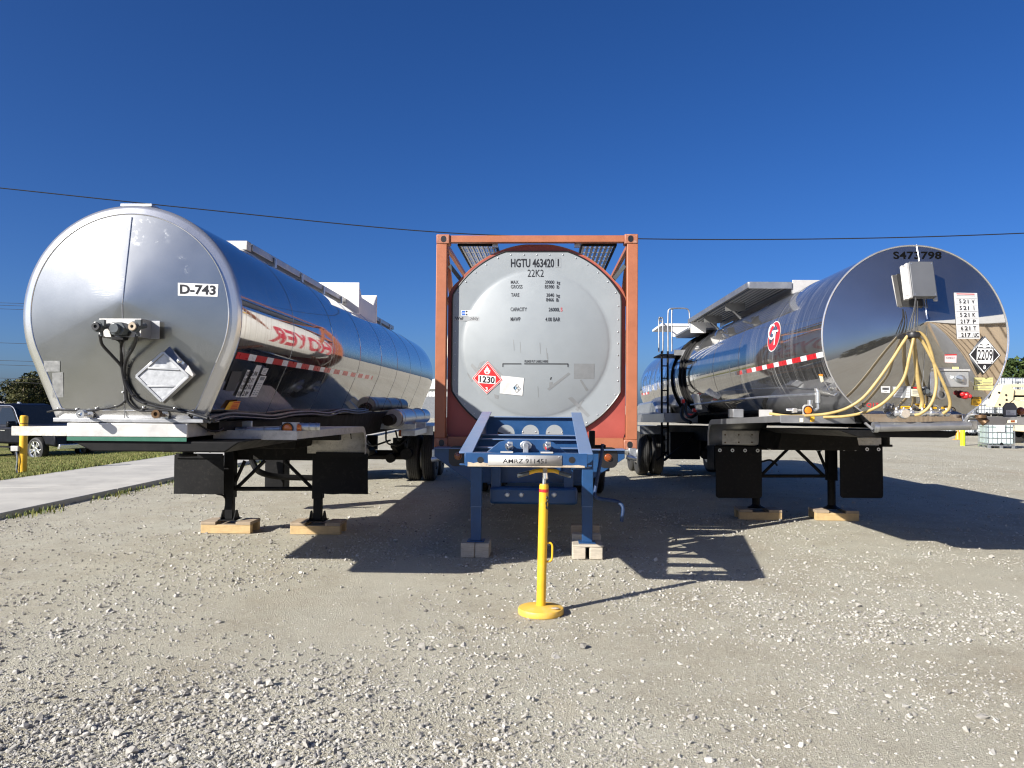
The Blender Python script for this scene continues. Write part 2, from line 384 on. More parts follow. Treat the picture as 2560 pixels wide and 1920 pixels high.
def stone_mat():
    m = bpy.data.materials.new('limestone_chips'); t, b = nodes(m); b.inputs['Roughness'].default_value = .9; b.inputs['Specular IOR Level'].default_value = .2
    a = N(t, 'ShaderNodeAttribute', attribute_name='tone')
    c = ramp(t, a.outputs['Fac'], [(0, (.18, .172, .155)), (.35, (.32, .305, .275)), (.75, (.41, .395, .36)), (1, (.5, .485, .45))])
    co = coords(t); nz = N(t, 'ShaderNodeTexNoise', Scale=60, Detail=4); t.links.new(co, nz.inputs['Vector'])
    t.links.new(mix(t, .5, c, ramp(t, nz.outputs[0], [(.3, (.72,)*3), (.7, (1.15,)*3)]), 'MULTIPLY'), b.inputs['Base Color']); return m
def stones(name, P, size, label=None, kind='stuff', sink=.2):
    n = len(P); ph = (1+5**.5)/2
    V = np.array([(-1,ph,0),(1,ph,0),(-1,-ph,0),(1,-ph,0),(0,-1,ph),(0,1,ph),(0,-1,-ph),(0,1,-ph),(ph,0,-1),(ph,0,1),(-ph,0,-1),(-ph,0,1)])/1.9
    Fc = np.array([(0,11,5),(0,5,1),(0,1,7),(0,7,10),(0,10,11),(1,5,9),(5,11,4),(11,10,2),(10,7,6),(7,1,8),(3,9,4),(3,4,2),(3,2,6),(3,6,8),(3,8,9),(4,9,5),(2,4,11),(6,2,10),(8,6,7),(9,8,1)])
    X = V[None]*(1+rng.uniform(-.46, .46, (n, 12, 1)))+rng.uniform(-.13, .13, (n, 12, 3))
    X *= rng.uniform(.45, 1.4, (n, 1, 3))
    q = rng.normal(size=(n, 4)); q /= np.linalg.norm(q, axis=1, keepdims=True); a, bq, c, d = q.T
    Rm = np.stack([np.stack([1-2*(c*c+d*d), 2*(bq*c-a*d), 2*(bq*d+a*c)], -1), np.stack([2*(bq*c+a*d), 1-2*(bq*bq+d*d), 2*(c*d-a*bq)], -1), np.stack([2*(bq*d-a*c), 2*(c*d+a*bq), 1-2*(bq*bq+c*c)], -1)], 1)
    X = np.einsum('nij,nkj->nki', Rm, X); X[..., 2] *= .72
    X = X*size[:, None, None]*.5
    X[..., 2] -= X[..., 2].min(axis=1)[:, None] + (size*sink)[:, None]
    X += P[:, None, :]
    me = bpy.data.meshes.new(name); me.vertices.add(n*12); me.vertices.foreach_set('co', X.reshape(-1).astype(np.float32))
    L = (Fc[None]+np.arange(n)[:, None, None]*12).reshape(-1).astype(np.int32)
    me.loops.add(len(L)); me.loops.foreach_set('vertex_index', L); me.polygons.add(n*20)
    me.polygons.foreach_set('loop_start', np.arange(0, n*60, 3, dtype=np.int32))
    me.polygons.foreach_set('use_smooth', np.zeros(n*20, dtype=bool))
    at_ = me.attributes.new('tone', 'FLOAT', 'POINT'); at_.data.foreach_set('value', np.repeat(np.clip(rng.normal(.48, .27, n), 0, 1), 12).astype(np.float32))
    me.update(); me.validate()
    return tag(link(name, me, M_STONE, None), label, kind=kind)
M_STONE = stone_mat()
def coarse(x, y):
    """where the loose coarse chips lie: heaps left of the stand, thin to the right"""
    a = noise.fractal(Vector((x*.75, y*.75, 1.3)), 1, 2, 4)
    left = 1/(1+math.exp((x+.25)*2.2)); nearb = math.exp(-((y-3.9)/1.3)**2)
    return max(.05, min(1, .25 + .45*a + .62*left*nearb + .12*left + .16*nearb))
pts = []; sz = []
tot = 0
while len(pts) < 62000:
    u = random.random(); y = 1/(1/2.9 - u*(1/2.9-1/24)); x = random.uniform(-1, 1)*(.74*y+1.2)
    if x < -7.25: continue
    c = coarse(x, y)
    if random.random() > c**1.25: continue
    s = min(.05, random.lognormvariate(math.log(.0088), .47)*(1+.35*c))
    if y > 8: s = max(s, .012)*1.25
    pts.append((x, y, 0)); sz.append(s)
for i in range(66000):
    u = random.random(); y = 1/(1/5.5 - u*(1/5.5-1/26)); x = random.uniform(-1, 1)*(.74*y+1.2)
    if x < -7.2: continue
    a = noise.fractal(Vector((x*.5+7, y*.4, 4)), 1, 2, 4)
    if random.random() > .35+.9*a: continue
    pts.append((x, y, 0)); sz.append(min(.045, max(.011, random.lognormvariate(math.log(.0135), .4))*(1+y*.015)))
stones('loose_gravel', np.array(pts), np.array(sz), 'loose pale limestone chips scattered over the yard')

# concrete path
M_CONC = pm('pale_concrete', (.41, .395, .355), .8, 0, .12, 1.1, .15, 40, dirt=(.27, .255, .23), damt=.6)
ka, kb = gnd(0, 1298), gnd(435, 1206); px1 = -7.35; px0 = -10.35
mb = MB(); b0 = -6
while b0 < 60:
    mb.box(px0, px1, b0, b0+4.985, -.1, .085); b0 += 5
o = mb.build('concrete_path', M_CONC, bev=.012); tag(o, kind='structure'); o.rotation_euler.z = -PSI*.6
# grass verge
def grass_mat():
    m = bpy.data.materials.new('dry_short_grass'); t, b = nodes(m); b.inputs['Roughness'].default_value = .9; b.inputs['Specular IOR Level'].default_value = .15
    co = coords(t); a = N(t, 'ShaderNodeTexNoise', Scale=.7, Detail=8, Roughness=.7); t.links.new(co, a.inputs['Vector'])
    t.links.new(ramp(t, a.outputs[0], [(.3, (.07, .09, .022)), (.5, (.16, .16, .05)), (.7, (.26, .22, .09))]), b.inputs['Base Color']); return m
M_GRASS = grass_mat()
def blade_mat(name, stops):
    m = bpy.data.materials.new(name); t, b = nodes(m); b.inputs['Roughness'].default_value = .7; b.inputs['Specular IOR Level'].default_value = .2
    a = N(t, 'ShaderNodeAttribute', attribute_name='tone'); t.links.new(ramp(t, a.outputs['Fac'], stops), b.inputs['Base Color']); return m
M_BLADE = blade_mat('grass_blades', [(0, (.06, .1, .02)), (.45, (.15, .17, .045)), (1, (.32, .27, .11))])
def gz(x): 
    return float(np.interp(-x, [10.4, 12, 19, 600], [.05, -.02, -.35, -.35]))
mb = MB(); vs = []; fs = []; xs = [-10.45, -10.8, -12, -14, -19, -70]
for x in xs: vs += [(x, -60, gz(x)+.004), (x, 110, gz(x)+.004)]
for i in range(len(xs)-1): fs.append((2*i, 2*i+1, 2*i+3, 2*i+2))
o = mb.add(vs, fs).build('grass_verge', M_GRASS, ang=0); tag(o, kind='structure'); o.rotation_euler.z = -PSI*.6
def blades(name, P, hgt, label, wmul=.11):
    n = len(P); az = rng.uniform(0, 6.283, n); ln = rng.uniform(.1, .7, n)
    d = np.stack([np.cos(az), np.sin(az), np.zeros(n)], 1); sd = np.stack([-np.sin(az), np.cos(az), np.zeros(n)], 1)
    wd = (hgt*wmul)[:, None]; top = P + d*(hgt*ln)[:, None]; top[:, 2] += hgt
    midp = P + d*(hgt*ln*.3)[:, None]; midp[:, 2] += hgt*.6
    X = np.stack([P-sd*wd, P+sd*wd, midp+sd*wd*.7, midp-sd*wd*.7, top], 1)
    me = bpy.data.meshes.new(name); me.vertices.add(n*5); me.vertices.foreach_set('co', X.reshape(-1).astype(np.float32))
    b = np.arange(n)[:, None]*5; L = np.concatenate([b+0, b+1, b+2, b+3, b+3, b+2, b+4], 1).reshape(-1).astype(np.int32)
    me.loops.add(len(L)); me.loops.foreach_set('vertex_index', L); me.polygons.add(2*n)
    ls = np.stack([np.arange(n)*7, np.arange(n)*7+4], 1).reshape(-1).astype(np.int32); me.polygons.foreach_set('loop_start', ls)
    at_ = me.attributes.new('tone', 'FLOAT', 'POINT'); tn = np.clip(rng.normal(.45, .25, n), 0, 1); at_.data.foreach_set('value', np.repeat(tn, 5).astype(np.float32))
    me.update(); me.validate()
    return tag(link(name, me, M_BLADE, None), label, kind='stuff')
n = 90000; gx = -10.3 - rng.exponential(6, n); gy = rng.uniform(12, 34, n)
P = np.stack([gx, gy, np.array([gz(x) for x in gx])], 1); P[:, 0] += gy*math.sin(PSI*.6)
hh = rng.uniform(.02, .055, n)*(1 + 1.3*np.exp(-(-10.3-gx)*2.5)); blades('grass', P, hh, 'short dry grass beside the concrete path', .1)
P = []
for i in range(900):
    y = random.choice([random.gauss(16.5, 1.0), random.gauss(20, 1.6), random.gauss(14, .5), random.gauss(24, 2), random.gauss(11.5, .3)]); P.append((-7.3+abs(random.gauss(0, .16))+y*math.sin(PSI*.6), y, 0))
P = np.array(P); blades('kerb_weeds', P, rng.uniform(.02, .08, len(P)), 'low weeds growing along the path edge', .14)

# ------------------------------------------------------------------ wheels shared by the trailers
def dual_wheel(parent, x, y, zc, side, Rr=.51, wd=.27, gap=.06, name='wheel'):
    """a pair of tyres on one hub; side +1 = outer face towards +x"""
    grooves = []
    def prof(x0):
        p = [(.27, x0), (.40, x0-.005), (Rr-.05, x0+.0), (Rr-.012, x0+.025)]
        nG = 4; xs0 = x0+.03; xs1 = x0+wd-.03; st = (xs1-xs0)/(nG+1)
        for g in range(nG+1):
            a = xs0+g*st; p += [(Rr, a+.006), (Rr, a+st-.006)]
            if g < nG: p += [(Rr-.016, a+st-.004), (Rr-.016, a+st+.004)]
        return p + [(Rr-.012, x0+wd-.025), (Rr-.05, x0+wd), (.40, x0+wd+.005), (.27, x0+wd)]
    M = Matrix.Translation((x, y, zc)) @ Matrix.Scale(side, 4, (1, 0, 0))
    h = MB().lathe([(.0001, .12), (.09, .12), (.1, .05), (.2, .03), (.25, -.03), (.28, -.03), (.285, -.26), (.285, -.6), (.2, -.6), (.19, -.35), (.0001, -.35)], 28, M, 'x').build(name, M_ALU, parent)
    for x0 in (-wd, -2*wd-gap):
        MB().lathe(prof(x0), 44, M, 'x').build('tyre', M_RUB, h, ang=50)
    return h
def axle_set(parent, ys, zc, half=1.29, Rr=.51):
    for y in ys:
        a = MB().tube([(-half+.3, y, zc), (half-.3, y, zc)], .065, 12).build('axle', M_DRK, parent)
        mb = MB()
        for s in (-1, 1):
            mb.cyl((s*.32, y-.28, zc-.02), (s*.32, y-.1, zc-.02), .1, 14)
            mb.cyl((s*.42, y+.22, zc+.06), (s*.42, y+.22, zc+.4), .13, 14)
            mb.bar((s*.42, y-.55, zc+.28), (s*.42, y+.3, zc+.03), .09, .09)
        mb.build('suspension', M_DRK, a)
        for s in (-1, 1): dual_wheel(parent, s*half, y, zc, s, Rr)

def dunnage(name, label, M, W_, D_, kind):
    t = thing(name, label, 'timber pad', M, 'timber pads under the trailer legs')
    if kind == 'crate':
        for j, yy in enumerate((0, D_-.09)):
            MB().box(-W_/2, W_/2, yy, yy+.09, .002, .11).build('timber', M_WOOD, t, bev=.004)
        for s in (-1, 1):
            MB().box(s*W_/2-.19*(s > 0), s*W_/2+.19*(s < 0), -.004, D_+.01, .111, .15).build('board', M_WOODG, t, bev=.003)
        MB().box(-W_/2+.2, W_/2-.2, .01, D_, .108, .113).build('bearing_board', M_WOODG, t)
    return t
# ================================================================== LEFT TANKER
CL = at(326, 787, 6.3)
ZC = CL.z; RL = .91; TH = R_(21); LL = 13.2
TL = Matrix.Translation((CL.x, CL.y, 0)) @ Matrix.Rotation(-PSI, 4, 'Z')
BOT = -.885
def sdL(x, z):
    z -= ZC; ax = abs(x)
    d = math.hypot(ax, z) - RL if math.atan2(-z, ax) < TH else ax*math.cos(TH) - z*math.sin(TH) - RL
    return max(d, BOT - z)
def outl(n=96):
    P = arc(0, 0, RL, -21, 201, n); hw = (RL + BOT*math.sin(TH))/math.cos(TH)
    hw = (RL + BOT*math.sin(TH))/math.cos(TH)
    r = .05; P += [(-hw*1.0-.0, BOT+.05), (-hw+.02, BOT+.012), (-hw+.06, BOT)]; P += [(-hw+.06+(2*hw-.12)*i/8, BOT) for i in range(1, 9)]; P += [(hw-.02, BOT+.012), (hw, BOT+.05)]
    return P
OUT = outl(); AP = (-.03, .11); BUL = .085
def outline_hit(x, z, O, A):
    dx, dz = x-A[0], z-A[1]
    if abs(dx)+abs(dz) < 1e-6: return 0.0
    best = 0
    n = len(O)
    for i in range(n):
        (x1, z1), (x2, z2) = O[i], O[(i+1) % n]; ex, ez = x2-x1, z2-z1
        den = dx*ez - dz*ex
        if abs(den) < 1e-12: continue
        s = ((x1-A[0])*ez - (z1-A[1])*ex)/den; u = ((x1-A[0])*dz - (z1-A[1])*dx)/den
        if s > 0 and -1e-9 <= u <= 1+1e-9: return 1/s
    return 1
def cone_y(t, bul, soft=.06):
    tt = math.sqrt(t*t + soft*soft) - soft*.0
    return -bul*(1 - min(1, tt))
def faceL_y(x, z):
    return BUL*(math.sqrt((x-AP[0])**2+(z-ZC-AP[1])**2+.0012)/RL - 1)
def face_surf(T, yfun):
    Ti = T.inverted(); o = Ti @ EYE; Rt = Ti.to_3x3()
    def f(px, py):
        d = Rt @ ray(px, py); y = -.08
        for _ in range(6):
            p = o + d*((y-o.y)/d.y); y = yfun(p.x, p.z)
        p = o + d*((y-o.y)/d.y); e = .01
        n = Vector(((yfun(p.x+e, p.z)-yfun(p.x-e, p.z))/(2*e), -1, (yfun(p.x, p.z+e)-yfun(p.x, p.z-e))/(2*e))).normalized()
        return p, n
    return f
def shell_surf(T, sdf):
    Ti = T.inverted(); o = Ti @ EYE; Rt = Ti.to_3x3()
    def f(px, py):
        d = Rt @ ray(px, py); t = max(.1, (.0-o.y)/d.y)
        for _ in range(80):
            p = o + d*t; s = sdf(p.x, p.z)
            if s < 1e-4: break
            t += s*.9
        e = .004; n = Vector((sdf(p.x+e, p.z)-sdf(p.x-e, p.z), 0, sdf(p.x, p.z+e)-sdf(p.x, p.z-e))).normalized()
        return p, n
    return f
def plane_surf(T, yl):
    def f(px, py): return U(T, px, py, yl), Vector((0, -1, 0))
    return f
fL = face_surf(TL, faceL_y); sL = shell_surf(TL, sdL)
UL = lambda px, py, yl: U(TL, px, py, yl)

LT = thing('tank_trailer', 'silver tanker trailer with dull rounded front lettered D-743', 'tank trailer', TL, 'polished tanker trailers parked in a row')
def face_mesh(O, A, bul, zc, rings, rimy=None):
    vs = []; fs = []; n = len(O)
    for t in rings:
        for x, z in O:
            px, pz = A[0]+(x-A[0])*t, A[1]+(z-A[1])*t
            y = faceL_y(px, pz+zc)
            vs.append((px, y, pz+zc))
    for j in range(len(rings)-1):
        for i in range(n):
            fs.append((j*n+i, j*n+(i+1) % n, (j+1)*n+(i+1) % n, (j+1)*n+i))
    c = len(vs); vs.append((A[0], faceL_y(A[0], A[1]+zc), A[1]+zc))
    fs += [(c, (i+1) % n, i) for i in range(n)]
    return vs, fs
def left_front_mat():
    m = steel('brushed_front_steel', (.35, .35, .335), .245, .006, 2.2, brushed=.015, metal=.96, rv=.04)
    t = m.node_tree; b = t.nodes['Principled BSDF']
    # scuffed patches rubbed into the sheet: lighter, rougher, with fine horizontal scratches
    co = coords(t); sx = N(t, 'ShaderNodeSeparateXYZ'); t.links.new(co, sx.inputs[0])
    def blob(cx, cz, rx, rz):
        a = N(t, 'ShaderNodeVectorMath', operation='MULTIPLY_ADD'); t.links.new(co, a.inputs[0]); a.inputs[1].default_value = (1/rx, 0, 1/rz); a.inputs[2].default_value = (-cx/rx, 0, -cz/rz)
        l = N(t, 'ShaderNodeVectorMath', operation='LENGTH'); t.links.new(a.outputs[0], l.inputs[0]); return ramp(t, l.outputs['Value'], [(.6, (1,)*3), (1, (0,)*3)])
    cw = coords(t, (3, 1, 60)); nz = N(t, 'ShaderNodeTexNoise', Scale=3.2, Detail=6, Roughness=.7); t.links.new(cw, nz.inputs['Vector'])
    n2 = N(t, 'ShaderNodeTexNoise', Scale=16, Detail=8, Roughness=.75); t.links.new(co, n2.inputs['Vector'])
    q = fL(268, 706)[0]; q2 = fL(222, 645)[0]; q3 = fL(452, 675)[0]; q4 = fL(360, 580)[0]
    A1 = mix(t, 1, blob(q.x, q.z, .17, .17), ramp(t, nz.outputs[0], [(.5, (0,)*3), (.62, (.9,)*3)]), 'MULTIPLY')
    sp = ramp(t, n2.outputs[0], [(.53, (0,)*3), (.64, (.85,)*3)])
    A2 = mix(t, 1, blob(q2.x, q2.z, .16, .2), sp, 'MULTIPLY'); A3 = mix(t, 1, blob(q3.x, q3.z, .09, .14), sp, 'MULTIPLY'); A4 = mix(t, 1, blob(q4.x, q4.z, .3, .14), sp, 'MULTIPLY')
    f = mix(t, 1, mix(t, 1, A1, A2, 'ADD'), mix(t, 1, A3, A4, 'ADD'), 'ADD')
    f = mix(t, .17, (0, 0, 0), f)
    old = b.inputs['Base Color'].links[0].from_socket; t.links.new(mix(t, f, old, (.82, .82, .8)), b.inputs['Base Color'])
    om = b.inputs['Roughness'].links[0].from_socket; t.links.new(mix(t, f, om, (.65,)*3), b.inputs['Roughness'])
    mm = N(t, 'ShaderNodeMath', operation='MULTIPLY_ADD'); t.links.new(f, mm.inputs[0]); mm.inputs[1].default_value = -.5; mm.inputs[2].default_value = .97; t.links.new(mm.outputs[0], b.inputs['Metallic'])
    return m
M_LF = left_front_mat(); M_RIM = pm('satin_rim_metal', (.6, .6, .6), .24, .8, .02, 3)
def rimy(t, x=.7, z=.6):
    return faceL_y(AP[0]+(x-AP[0])*.9, AP[1]+(z-AP[1])*.9+ZC) + .005 + .027*(t-.9)/.1 + (.02 if t >= .9995 else 0)
rings = [.03, .06, .1, .16, .25, .4, .55, .7, .8, .86, .895]
v, f = face_mesh(OUT, AP, BUL, ZC, rings + [.9]); head = MB().add(v, f).build('front_head', M_LF, LT, ang=50)
# rolled rim band between the weld line and the barrel
vs = []; fs = []; n = len(OUT); rr = [.9, .906, .96, .994, 1.0]
for t in rr:
    for x, z in OUT: vs.append((AP[0]+(x-AP[0])*t, rimy(max(t, .9001), x, z), AP[1]+(z-AP[1])*t+ZC))
for j in range(len(rr)-1):
    for i in range(n): fs.append((j*n+i, j*n+(i+1) % n, (j+1)*n+(i+1) % n, (j+1)*n+i))
MB().add(vs, fs).build('rim_band', M_RIM, LT, ang=60)
YB = rimy(1.0)
MB().tube([(AP[0]+(x-AP[0])*.9, faceL_y(AP[0]+(x-AP[0])*.9, AP[1]+(z-AP[1])*.9+ZC)-.001, AP[1]+(z-AP[1])*.9+ZC) for x, z in OUT], .005, 6, closed=True).build('weld_bead', M_CHR, LT)
# barrel: sheets with joints, dished tail
sheets = [1.45, 3.0, 4.55, 6.1, 7.65, 9.2, 10.75]
vs = []; fs = []; ylist = [(YB, 1.0)] + [(y, 1.0) for y in (2, 4, 6, 8, 10, 12)] + [(LL-.36, 1.0)]
ylist += [(LL-.3, .995), (LL-.2, .97), (LL-.1, .9), (LL-.03, .75), (LL, .5), (LL+.02, .05)]
for y, k in ylist:
    for x, z in OUT: vs.append((x*k, rimy(1.0, x, z) if y == YB else y, z*k+ZC))
for j in range(len(ylist)-1):
    for i in range(n): fs.append((j*n+i, j*n+(i+1) % n, (j+1)*n+(i+1) % n, (j+1)*n+i))
barrel = MB().add(vs, fs).build('tank_shell', M_POL, LT, ang=50)
mb = MB()
for y in sheets: mb.tube([(x*1.0002, y, z*1.0002+ZC) for x, z in OUT], .0035, 5, closed=True)
mb.build('seam', M_POL, barrel)
# centre seam on the front
seam = []
for i in range(14):
    p, nn = fL(330+(306-330)*i/13, 543+(757-543)*i/13); seam.append(p+nn*.003)
MB().tube(seam, .004, 6).build('seam', M_RIM, head)
seam = [fL(306+(312-306)*i/9, 760+(1046-760)*i/9) for i in range(10)]
MB().tube([p+q*.002 for p, q in seam], .004, 6).build('seam', M_ALU, head)
# number plate D-743
Q = ((445, 707), (546, 711), (544, 742), (445, 739))
pl = sticker('number_sticker', M_WHT, Q, fL, LT); lettering('D-743', M_TXT, ((450, 711), (540, 714), (539, 738), (450, 735)), fL, pl, bold=.03)
# ghost stickers on the lower left
M_GH = pm('glue_ghost', (.3, .3, .29), .4, .85, .1, 30)
sticker('sticker_residue', M_GH, ((110, 902), (150, 902), (150, 929), (110, 929)), fL, LT, off=.002)
sticker('sticker_residue', M_GH, ((131, 932), (158, 930), (159, 993), (132, 994)), fL, LT, off=.002)
# connector bracket with glad hands
def at_face(px, py, out): 
    p, nn = fL(px, py); return U(TL, px, py, p.y - out)
bx = thing('connector_bracket', None, None); bx.parent = LT
a = UL(248, 796, -.26); b_ = UL(352, 843, -.26)
MB().box(a.x, b_.x, -.26, -.255, b_.z, a.z).build('bracket_plate', M_ALUW, bx)
mb = MB()
mb.box(a.x, b_.x, -.255, -.1, a.z-.004, a.z); mb.box(b_.x-.004, b_.x, -.255, -.09, b_.z, a.z-.0045); mb.box(a.x, a.x+.004, -.255, -.09, b_.z, a.z-.0045)
mb.box(b_.x+.001, b_.x+.07, -.1, -.095, b_.z, a.z)
mb.build('bracket_side', M_ALU, bx)
c = UL(295, 822, -.33); r = .055
hexp = [(c.x+r*1.35*math.cos(R_(60*i)), c.z+r*1.05*math.sin(R_(60*i))) for i in range(6)]
MB().prism(hexp, 'y', -.35, -.262).build('socket_box', M_ANTHR, bx, bev=.006)
MB().lathe([(.0001, -.385), (.034, -.385), (.04, -.375), (.04, -.351)], 24, Matrix.Translation((c.x-.005, 0, c.z)), 'y').build('socket_cap', M_ANTHR, bx)
mb = MB()
for sx in (-1, 1): mb.cyl((c.x+sx*.06, -.358, c.z), (c.x+sx*.06, -.351, c.z), .008, 8)
mb.box(c.x-.045, c.x+.045, -.34, -.262, c.z-.085, c.z-.062); mb.build('socket_bolt', M_BLK, bx)
for px_, m_ in ((249, M_BLK), (340, M_BRASS)):
    g = UL(px_, 817, -.36); mb = MB()
    mb.cyl((g.x+.02, -.255, g.z+.02), (g.x, -.33, g.z), .022, 12).cyl((g.x-.012, -.38, g.z), (g.x-.012, -.33, g.z), .042, 16)
    mb.cbox((g.x+.02, -.36, g.z+.03), (.05, .03, .05)); mb.cyl((g.x, -.34, g.z), (g.x+.004, -.33, g.z-.07), .013, 8)
    mb.build('air_coupling', M_ANTHR, bx, bev=.003)
    MB().lathe([(.013, 0), (.03, 0), (.034, .008), (.03, .016), (.013, .016)], 16, Matrix.Translation((g.x-.012, -.4, g.z)), 'y').build('seal', M_RUST if px_ > 300 else M_HOSE, bx)
# cables
def cab(name, pp, r, m=M_HOSE, par=None, n=8):
    P = [at_face(px, py, o) for px, py, o in pp]; return MB().tube(spline(P, 7), r, n).build(name, m, par or LT)
cab('cable', [(250, 838, .23), (256, 862, .16), (281, 890, .1), (303, 915, .05), (308, 935, .035), (313, 960, .03)], .0125)
cab('cable', [(342, 838, .23), (335, 865, .14), (318, 895, .07), (312, 915, .05), (311, 940, .035), (322, 970, .03), (345, 1000, .03), (390, 1016, .03), (450, 1027, .03), (500, 1040, .04), (535, 1052, .12)], .0125)
cab('cable', [(277, 830, .24), (284, 845, .2), (300, 855, .12), (304, 880, .06), (308, 925, .04), (314, 960, .04), (332, 990, .035), (365, 1010, .03), (430, 1026, .03), (490, 1036, .04), (530, 1048, .14)], .009)
cab('cable', [(325, 830, .22), (318, 846, .17), (305, 856, .1), (303, 890, .06), (306, 930, .045), (315, 975, .035), (318, 1000, .03), (335, 1020, .03), (360, 1027, .03), (410, 1025, .03), (470, 1032, .04), (520, 1046, .14)], .011)
cab('cable', [(302, 850, .15), (302, 880, .055), (305, 930, .03), (316, 980, .02), (317, 995, .02), (306, 1008, .02), (287, 1017, .02), (240, 1025, .02), (190, 1026, .02), (145, 1025, .02), (118, 1030, .03)], .008)
mb = MB()
for px, py in ((289, 1017), (241, 1021), (192, 1023), (145, 1021), (306, 932), (307, 981), (359, 1019), (436, 1021), (482, 1027)): mb.ball(at_face(px, py, .012), .011, 6)
mb.build('cable_stud', M_CHR, LT)
mb = MB()
for px, py, w_ in ((310, 917, .04), (313, 950, .05), (334, 988, .05), (362, 1008, .05), (357, 1024, .045), (462, 1030, .05)):
    p = at_face(px, py, .035); mb.ball(p, w_*.42, 6, 1, .8, .35)
mb.build('cable_tie', M_HOSE, LT)
# flip placard holder: back plate, frame strips, latch
def dia(s): return None
Cq = fL(409, 940)[0]
def ds(px, py): # tilted plane in front of the face
    p = U(TL, px, py, -.125); return p, Vector((0, -1, 0))
pk = sticker('placard_holder', M_ALU, ((420, 866), (486, 936), (408, 1009), (340, 943)), ds, LT, n=1, off=-.022)
so = pk.modifiers.new('thickness', 'SOLIDIFY'); so.thickness = .014
M_PLAC = pm('worn_galvanised_placard', (.4, .41, .42), .4, .35, .22, 22, .08, 40)
sticker('placard_face', M_PLAC, ((411, 885), (472, 941), (407, 1000), (346, 940)), ds, pk, n=1, off=.012)
def strip(a, b, w_, off=.016):
    A, B = ds(*a)[0], ds(*b)[0]; return (A+Vector((0, -off, 0)), B+Vector((0, -off, 0)), w_, .012)
mb = MB()
for a, b, w_ in (((411, 881), (343, 941), .022), ((411, 881), (474, 941), .022), ((343, 941), (407, 1004), .022), ((474, 941), (407, 1004), .022), ((372, 920), (452, 924), .018), ((370, 966), (444, 966), .012)):
    mb.bar(*strip(a, b, w_), up=(0, 1, 0))
mb.build('placard_frame', M_ALU, pk, bev=.003)
mb = MB().ball(ds(452, 903)[0]-Vector((0, .03, 0)), .018, 8); mb.bar(ds(446, 899)[0]-Vector((0, .02, 0)), ds(463, 909)[0]-Vector((0, .02, 0)), .02, .008, (0, 1, 0)); mb.build('latch', M_CHR, pk)
sticker('corner_flap', M_ALUW, ((473, 913), (486, 936), (484, 942), (464, 927)), ds, pk, n=1, off=.02)
# sampling stubs through the sill
for px, m_ in ((214, M_CHR), (402, M_BRASS)):
    p = at_face(px+7, 1038, 0)
    k = MB().lathe([(.0001, 0), (.05, 0), (.05, -.012), (.0001, -.012)], 24, Matrix.Translation((p.x, p.y-.005, p.z)), 'y').build('drain_stub', M_CHR, LT)
    q = UL(px-12, 1035, -.2)
    MB().cyl((p.x, p.y-.01, p.z), (q.x, q.y+.02, q.z), .016, 12).lathe([(.016, 0), (.034, 0), (.034, .05), (.016, .05), (.016, 0)], 18, Matrix.Translation((q.x, q.y-.01, q.z)), 'y').build('coupling', m_, k)
# sill, apron and coupler plate
a = UL(136, 1041, -.01); b_ = UL(511, 1058, -.01)
MB().box(a.x, b_.x, -.03, .3, b_.z, a.z-.01).build('sill', M_ALU, LT, bev=.006)
a = UL(167, 1057, -.06); b_ = UL(468, 1094, -.06)
MB().box(a.x, b_.x, -.06, .9, b_.z, a.z).build('front_apron', M_ALUW, LT, bev=.006)
a2 = UL(167, 1096, -.063); b2 = UL(466, 1104, -.063)
MB().box(a2.x, b2.x, -.063, -.055, b2.z, b_.z-.001).build('edge_trim', M_GREEN, LT)
zb = UL(300, 1128, 0).z
MB().prism([(a.x+.02, b2.z), (b_.x+.42, b2.z), (b_.x+.3, zb), (a.x+.2, zb)], 'y', -.04, 2.6).build('coupler_plate', M_BLK, LT, bev=.01)
z1 = zb; 
MB().prism([(-.62, 1.515), (.62, 1.515), (.55, 1.14), (-.55, 1.14)], 'y', 2.75, LL-.6).build('main_frame', M_DRK, LT, bev=.01)
MB().box(-.62, .62, .32, 2.74, 1.43, 1.515).build('under_barrel_blocker', M_DRK, LT)  # added dark box, shuts out light below the front of the barrel
MB().cyl((.1, .9, z1-.1), (.1, .9, z1), .05, 14).lathe([(.08, 0), (.08, .02)], 14, Matrix.Translation((.1, .9, z1-.1)), cap=True).build('kingpin', M_BLK, LT)
